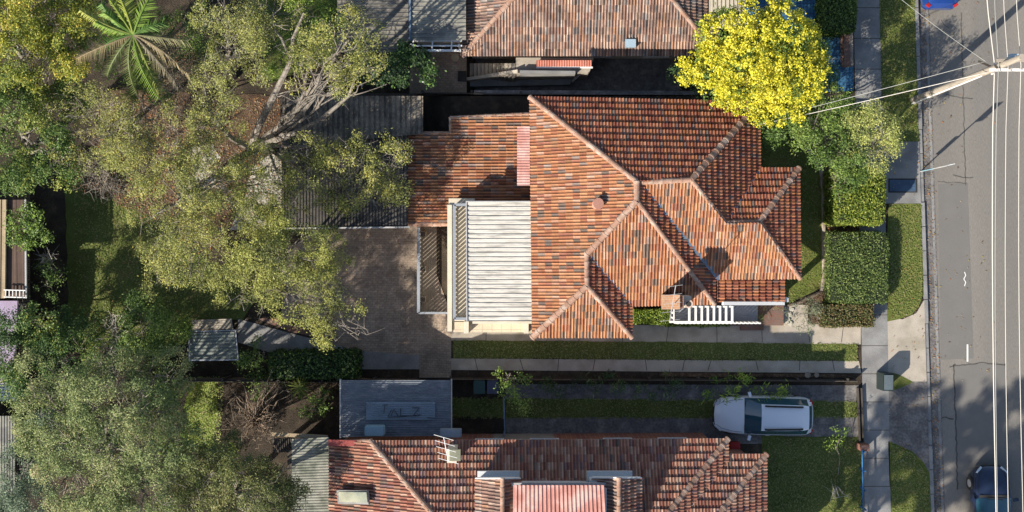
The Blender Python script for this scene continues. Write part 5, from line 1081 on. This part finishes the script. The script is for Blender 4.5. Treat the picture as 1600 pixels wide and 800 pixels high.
tree('leafy_bush', 'dark bush with yellow tips below the shaded lawn', 'shrub', (125, 545), [(118, 555, 2.0, 30, 36, .9), (150, 500, .6, 22, 16, .5), (95, 500, .8, 24, 20, .6), (170, 560, 1.0, 40, 30, .8), (215, 560, 1.0, 30, 26, .7)], 21, 49, 0.09, DARK[1:4]+[((.22, .22, .04), 1.4)], r=.06, z0=WZ, crown='foliage')
def bare(name, label, base, cx_, cy_, rp, z, n, m, z0=WZ, r=.03, cat='shrub'):
    T = Thing(name, label, cat, P(*base, z0)); b = P(*base, z0); g = G(); R_ = rp*K(z)
    for i in range(n):
        a_ = random.uniform(0, 6.28); q = math.sqrt(random.random()); en = P(cx_, cy_, z)+Vector((math.cos(a_)*R_*q, math.sin(a_)*R_*q, random.uniform(-.4, .3))); pts = limb(g, b, en, r, .010, .10, 5)
        for j in range(5): s2 = random.choice(pts[2:]); limb(g, s2, s2+Vector((random.gauss(0, .25), random.gauss(0, .25), random.gauss(.1, .15))), .012, .004, .1, 3)
    T.part('branches', g.geo(), m); return T
m_wt = mat('whitish_twigs', (.42, .38, .33), var=.15); m_pt = mat('brown_twigs', (.24, .18, .13), var=.25)
bare('bare_shrub', 'whitish bare shrub standing in the dark bed above the lower boundary', (180, 525), 178, 520, 34, 1.8, 22, m_wt)
bare('bare_shrub', 'small pale bare shrub on the left boundary above the small bush', (73, 408), 72, 406, 20, 1.0, 16, m_wt, r=.02)
bare('bare_shrub', 'big pale brown bare shrub right of the lime coloured grass', (400, 655), 400, 645, 62, 2.0, 60, m_pt)
bare('bare_shrub', 'bare twiggy shrub at the bottom left edge under the grey tree', (110, 790), 110, 775, 48, 2.4, 40, m_pt)
bare('bare_shrub', 'pale bare twigs above the shaded hedge corner beside the boundary', (170, 575), 165, 560, 26, 1.6, 14, m_wt)
thing_mesh('round_hoop', 'dark round hoop lying by the lime grass', 'hoop', G().tube([P(356+13*math.cos(i*.35), 640+13*math.sin(i*.35), WZ+.3) for i in range(19)], .02, 5, cap=False).geo(), m_tar)
# big lower left trees
tree('bottlebrush_tree', 'huge mixed green and grey tree filling the lower left corner', 'tree', (190, 690), [(90, 640, 5.6, 48, 44, 1.2), (150, 620, 6.0, 52, 46, 1.3), (215, 640, 6.2, 56, 50, 1.3), (115, 700, 6.0, 52, 50, 1.3), (180, 700, 6.8, 60, 54, 1.4), (245, 705, 6.2, 54, 50, 1.3), (150, 765, 6.4, 60, 46, 1.3), (225, 770, 6.4, 60, 46, 1.3), (270, 650, 5.0, 34, 40, 1.0), (245, 585, 4.4, 46, 34, 1.0), (80, 590, 4.6, 34, 30, .9), (130, 600, 4.6, 40, 30, 1), (200, 575, 4.4, 36, 28, .9), (280, 720, 5.4, 40, 44, 1.1), (180, 800, 6, 60, 40, 1.2), (100, 750, 5.4, 44, 44, 1.1), (60, 690, 4.6, 30, 36, .9)], 22, 43, 0.094, GREY, r=.22, sub=8, twig=4, z0=WZ, **FINE)
tree('olive_tree', 'olive green tree at the bottom edge left of the mossy roof', 'tree', (370, 760), [(330, 745, 5.6, 50, 46, 1.2), (390, 770, 5.6, 54, 44, 1.2), (350, 800, 5.6, 56, 40, 1.2), (430, 790, 5.0, 44, 40, 1.0), (385, 715, 4.6, 42, 30, .8), (300, 790, 5.6, 44, 36, 1), (440, 735, 4.2, 30, 26, .7), (340, 700, 4.2, 32, 28, .7), (300, 740, 5, 40, 40, 1), (470, 780, 4.4, 34, 34, .8), (400, 810, 5.4, 54, 36, 1)], 22, 43, 0.09, [((.06, .075, .025), 3), ((.10, .12, .035), 4), ((.16, .17, .05), 3), ((.22, .20, .08), 2)], r=.18, sub=8, twig=4, z0=WZ, **FINE)
tree('undergrowth', 'low green undergrowth between the lower left tree and the lime grass', 'shrub', (270, 620), [(255, 615, .8, 34, 28, .7), (280, 690, .8, 30, 40, .7), (320, 720, .8, 40, 26, .6), (60, 640, .8, 34, 30, .7), (110, 660, 1, 40, 40, .7)], 16, 40, .11, MID[:3]+[((.16, .18, .05), 2)], r=.05, z0=WZ, crown='foliage')
tree('blue_green_tree', 'blue green feathery tree at the lower left edge beside the striped roof', 'tree', (45, 745), [(45, 720, 3.6, 36, 44, 1.0), (30, 770, 3.6, 42, 40, 1.0), (70, 680, 3.4, 30, 28, .9), (20, 810, 3.6, 44, 30, 1)], 28, 41, 0.094, [((.05, .08, .045), 3), ((.09, .13, .08), 4), ((.15, .20, .12), 3), ((.22, .26, .17), 1)], r=.1, z0=WZ, **FINE)
tree('small_street_bush', 'thin bright tufted sapling standing in the shaded front lawn', 'tree', (1309, 742), [(1308, 688, 1.0, 8, 9, .4)], 30, 40, .08, BRIGHT, r=.03, twig=1, sub=3)
bare('bare_sapling', 'thin bare grey sapling lower on the shaded front lawn', (1308, 760), 1308, 768, 16, 1.0, 4, m_wt, z0=0, cat='sapling')

# trees standing beyond the bottom edge of the photo; they shade the street and the yards
SH = [((.06, .09, .03), 1), ((.10, .14, .04), 1)]
tree('tall_gum_tree', 'tall gum tree behind the bottom house whose shade falls on the street', 'tree', (900, 1240), [(960, 1500, 14, 120, 90, 2.2), (840, 1490, 14, 80, 90, 2.2), (1010, 1620, 15, 130, 130, 2.6), (860, 1640, 15, 110, 120, 2.4)], 6, 40, .30, SH, r=.35)
for q_, d_ in (((1500, 150), 0),): pass
def scatter(name, label, poly, n, size, pal, z=.02, seed=0):
    rng = np.random.default_rng(seed); xs_ = [p[0] for p in poly]; ys_ = [p[1] for p in poly]; V = []; C_ = []
    while len(C_) < n:
        x, y = rng.uniform(min(xs_), max(xs_)), rng.uniform(min(ys_), max(ys_)); ins = False
        for i in range(len(poly)):
            (x0_, y0_), (x1_, y1_) = poly[i], poly[i-1]
            if (y0_ > y) != (y1_ > y) and x < (x1_-x0_)*(y-y0_)/(y1_-y0_)+x0_: ins = not ins
        if not ins: continue
        c = P(x, y, 0); c.z = z+WZ*min(1, max(0, (705-x)/50))*(1 if z < .5 and x < 705 else 0)+rng.uniform(0, .02); a_ = rng.uniform(0, 6.28); l = size*rng.uniform(.5, 1.3)
        u_ = Vector((math.cos(a_), math.sin(a_), rng.uniform(-.2, .3)))*l/2; v_ = Vector((-math.sin(a_), math.cos(a_), rng.uniform(-.2, .2)))*l*.25
        V += [c-u_, c+v_, c+u_, c-v_]; C_.append(np.array(pal[rng.integers(len(pal))]))
    o = newmesh(name, np.array([tuple(v) for v in V]), np.arange(len(V)).reshape(-1, 4), m_leaf, cols=np.array(C_)); o['kind'] = 'stuff'; o['label'] = label; return o
LL = [(.30, .22, .12), (.20, .12, .06), (.40, .30, .10), (.35, .30, .22), (.45, .20, .08)]
scatter('fallen_leaves', 'fallen leaves along the gutter and verge', [(1430, 0), (1452, 0), (1476, 800), (1456, 800)], 900, .09, LL, -.09, 1)
scatter('fallen_leaves', 'fallen leaves on the verge grass', [(1375, 0), (1428, 0), (1452, 800), (1392, 800)], 260, .09, LL, .03, 2)
scatter('fallen_leaves', 'fallen leaves on the road', [(1450, 0), (1560, 0), (1560, 600), (1465, 600)], 120, .10, LL, -.10, 3)
scatter('fallen_leaves', 'fallen leaves under the back yard trees', [(130, 140), (440, 150), (440, 350), (300, 400), (140, 300)], 4200, .095, LL+[(.5, .18, .06), (.25, .2, .15)], .03, 4)
scatter('fallen_leaves', 'fallen leaves on the back lawn and patio', [(100, 260), (655, 360), (655, 560), (110, 540)], 900, .09, LL, .03, 5)
scatter('fallen_leaves', 'fallen leaves in the front garden bed', [(1220, 190), (1345, 180), (1345, 508), (1270, 508), (1290, 452), (1288, 260)], 1500, .09, LL, .02, 6)

T = Thing('side_gate', 'thin blue grey gate across the dark driveway near the bins', 'gate', P(788, 650, 0))
T.part('rail', G().bar(P(787, 622, 1.5), P(789, 678, 1.5), .06, .06).geo(), m_val); T.part('rail', G().bar(P(787, 622, .3), P(789, 678, .3), .05, .05).geo(), m_val)
for y in (622, 650, 678): T.part('post', G().box(P(787.5, y, .8), (.06, .06, 1.6)).geo(), m_val)
T = Thing('red_crate', 'red plastic crate beside the bottom house corner', 'crate', P(1146, 697, 0)); q = P(1146, 697, 0)
T.part('body', G().box((q.x, q.y, .2), (.42, .5, .4)).geo(), mat('red_plastic', (.38, .03, .025), rough=.5)); T.part('rim', G().box((q.x, q.y, .41), (.47, .55, .03)).geo(), MATS['red_plastic'])

GR = [(.13, .18, .04), (.18, .22, .05), (.24, .26, .07), (.30, .27, .11), (.11, .15, .035)]
for nm_, poly_, n_, z_ in [('verge grass tufts near the top', [(1374, 0), (1429, 0), (1434, 220), (1378, 220)], 5000, .03), ('verge grass tufts beside the square hedge', [(1390, 322), (1439, 322), (1441, 462), (1424, 490), (1390, 500)], 3500, .03), ('verge grass tufts by the street car', [(1393, 694), (1425, 708), (1450, 745), (1454, 800), (1394, 800)], 2600, .03),
                     ('front lawn grass tufts', [(1190, 190), (1228, 205), (1262, 235), (1282, 262), (1285, 448), (1258, 462), (1230, 476), (1190, 476)], 4500, .03), ('grass tufts of the strip between the paths', [(708, 531), (1340, 537), (1340, 565), (708, 560)], 6000, .03), ('grass tufts of the neighbour drive', [(705, 620), (1341, 626), (1341, 654), (705, 654)], 6000, .03),
                     ('neighbour lawn grass tufts', [(1199, 684), (1344, 684), (1350, 800), (1199, 800)], 6500, .03), ('back lawn grass tufts', [(104, 264), (215, 264), (330, 420), (400, 470), (300, 520), (290, 540), (112, 540)], 9000, .03), ('lime grass tufts', [(296, 592), (344, 590), (338, 690), (334, 715), (280, 712)], 1800, .03)]:
    k_ = 1.5 if 'lime' in nm_ else (.95 if 'back' in nm_ or 'drive' in nm_ or 'neighbour' in nm_ else 1.0)
    scatter('grass', nm_, poly_, n_, .085, [tuple(c*k_ for c in q) for q in GR], z_, len(nm_))
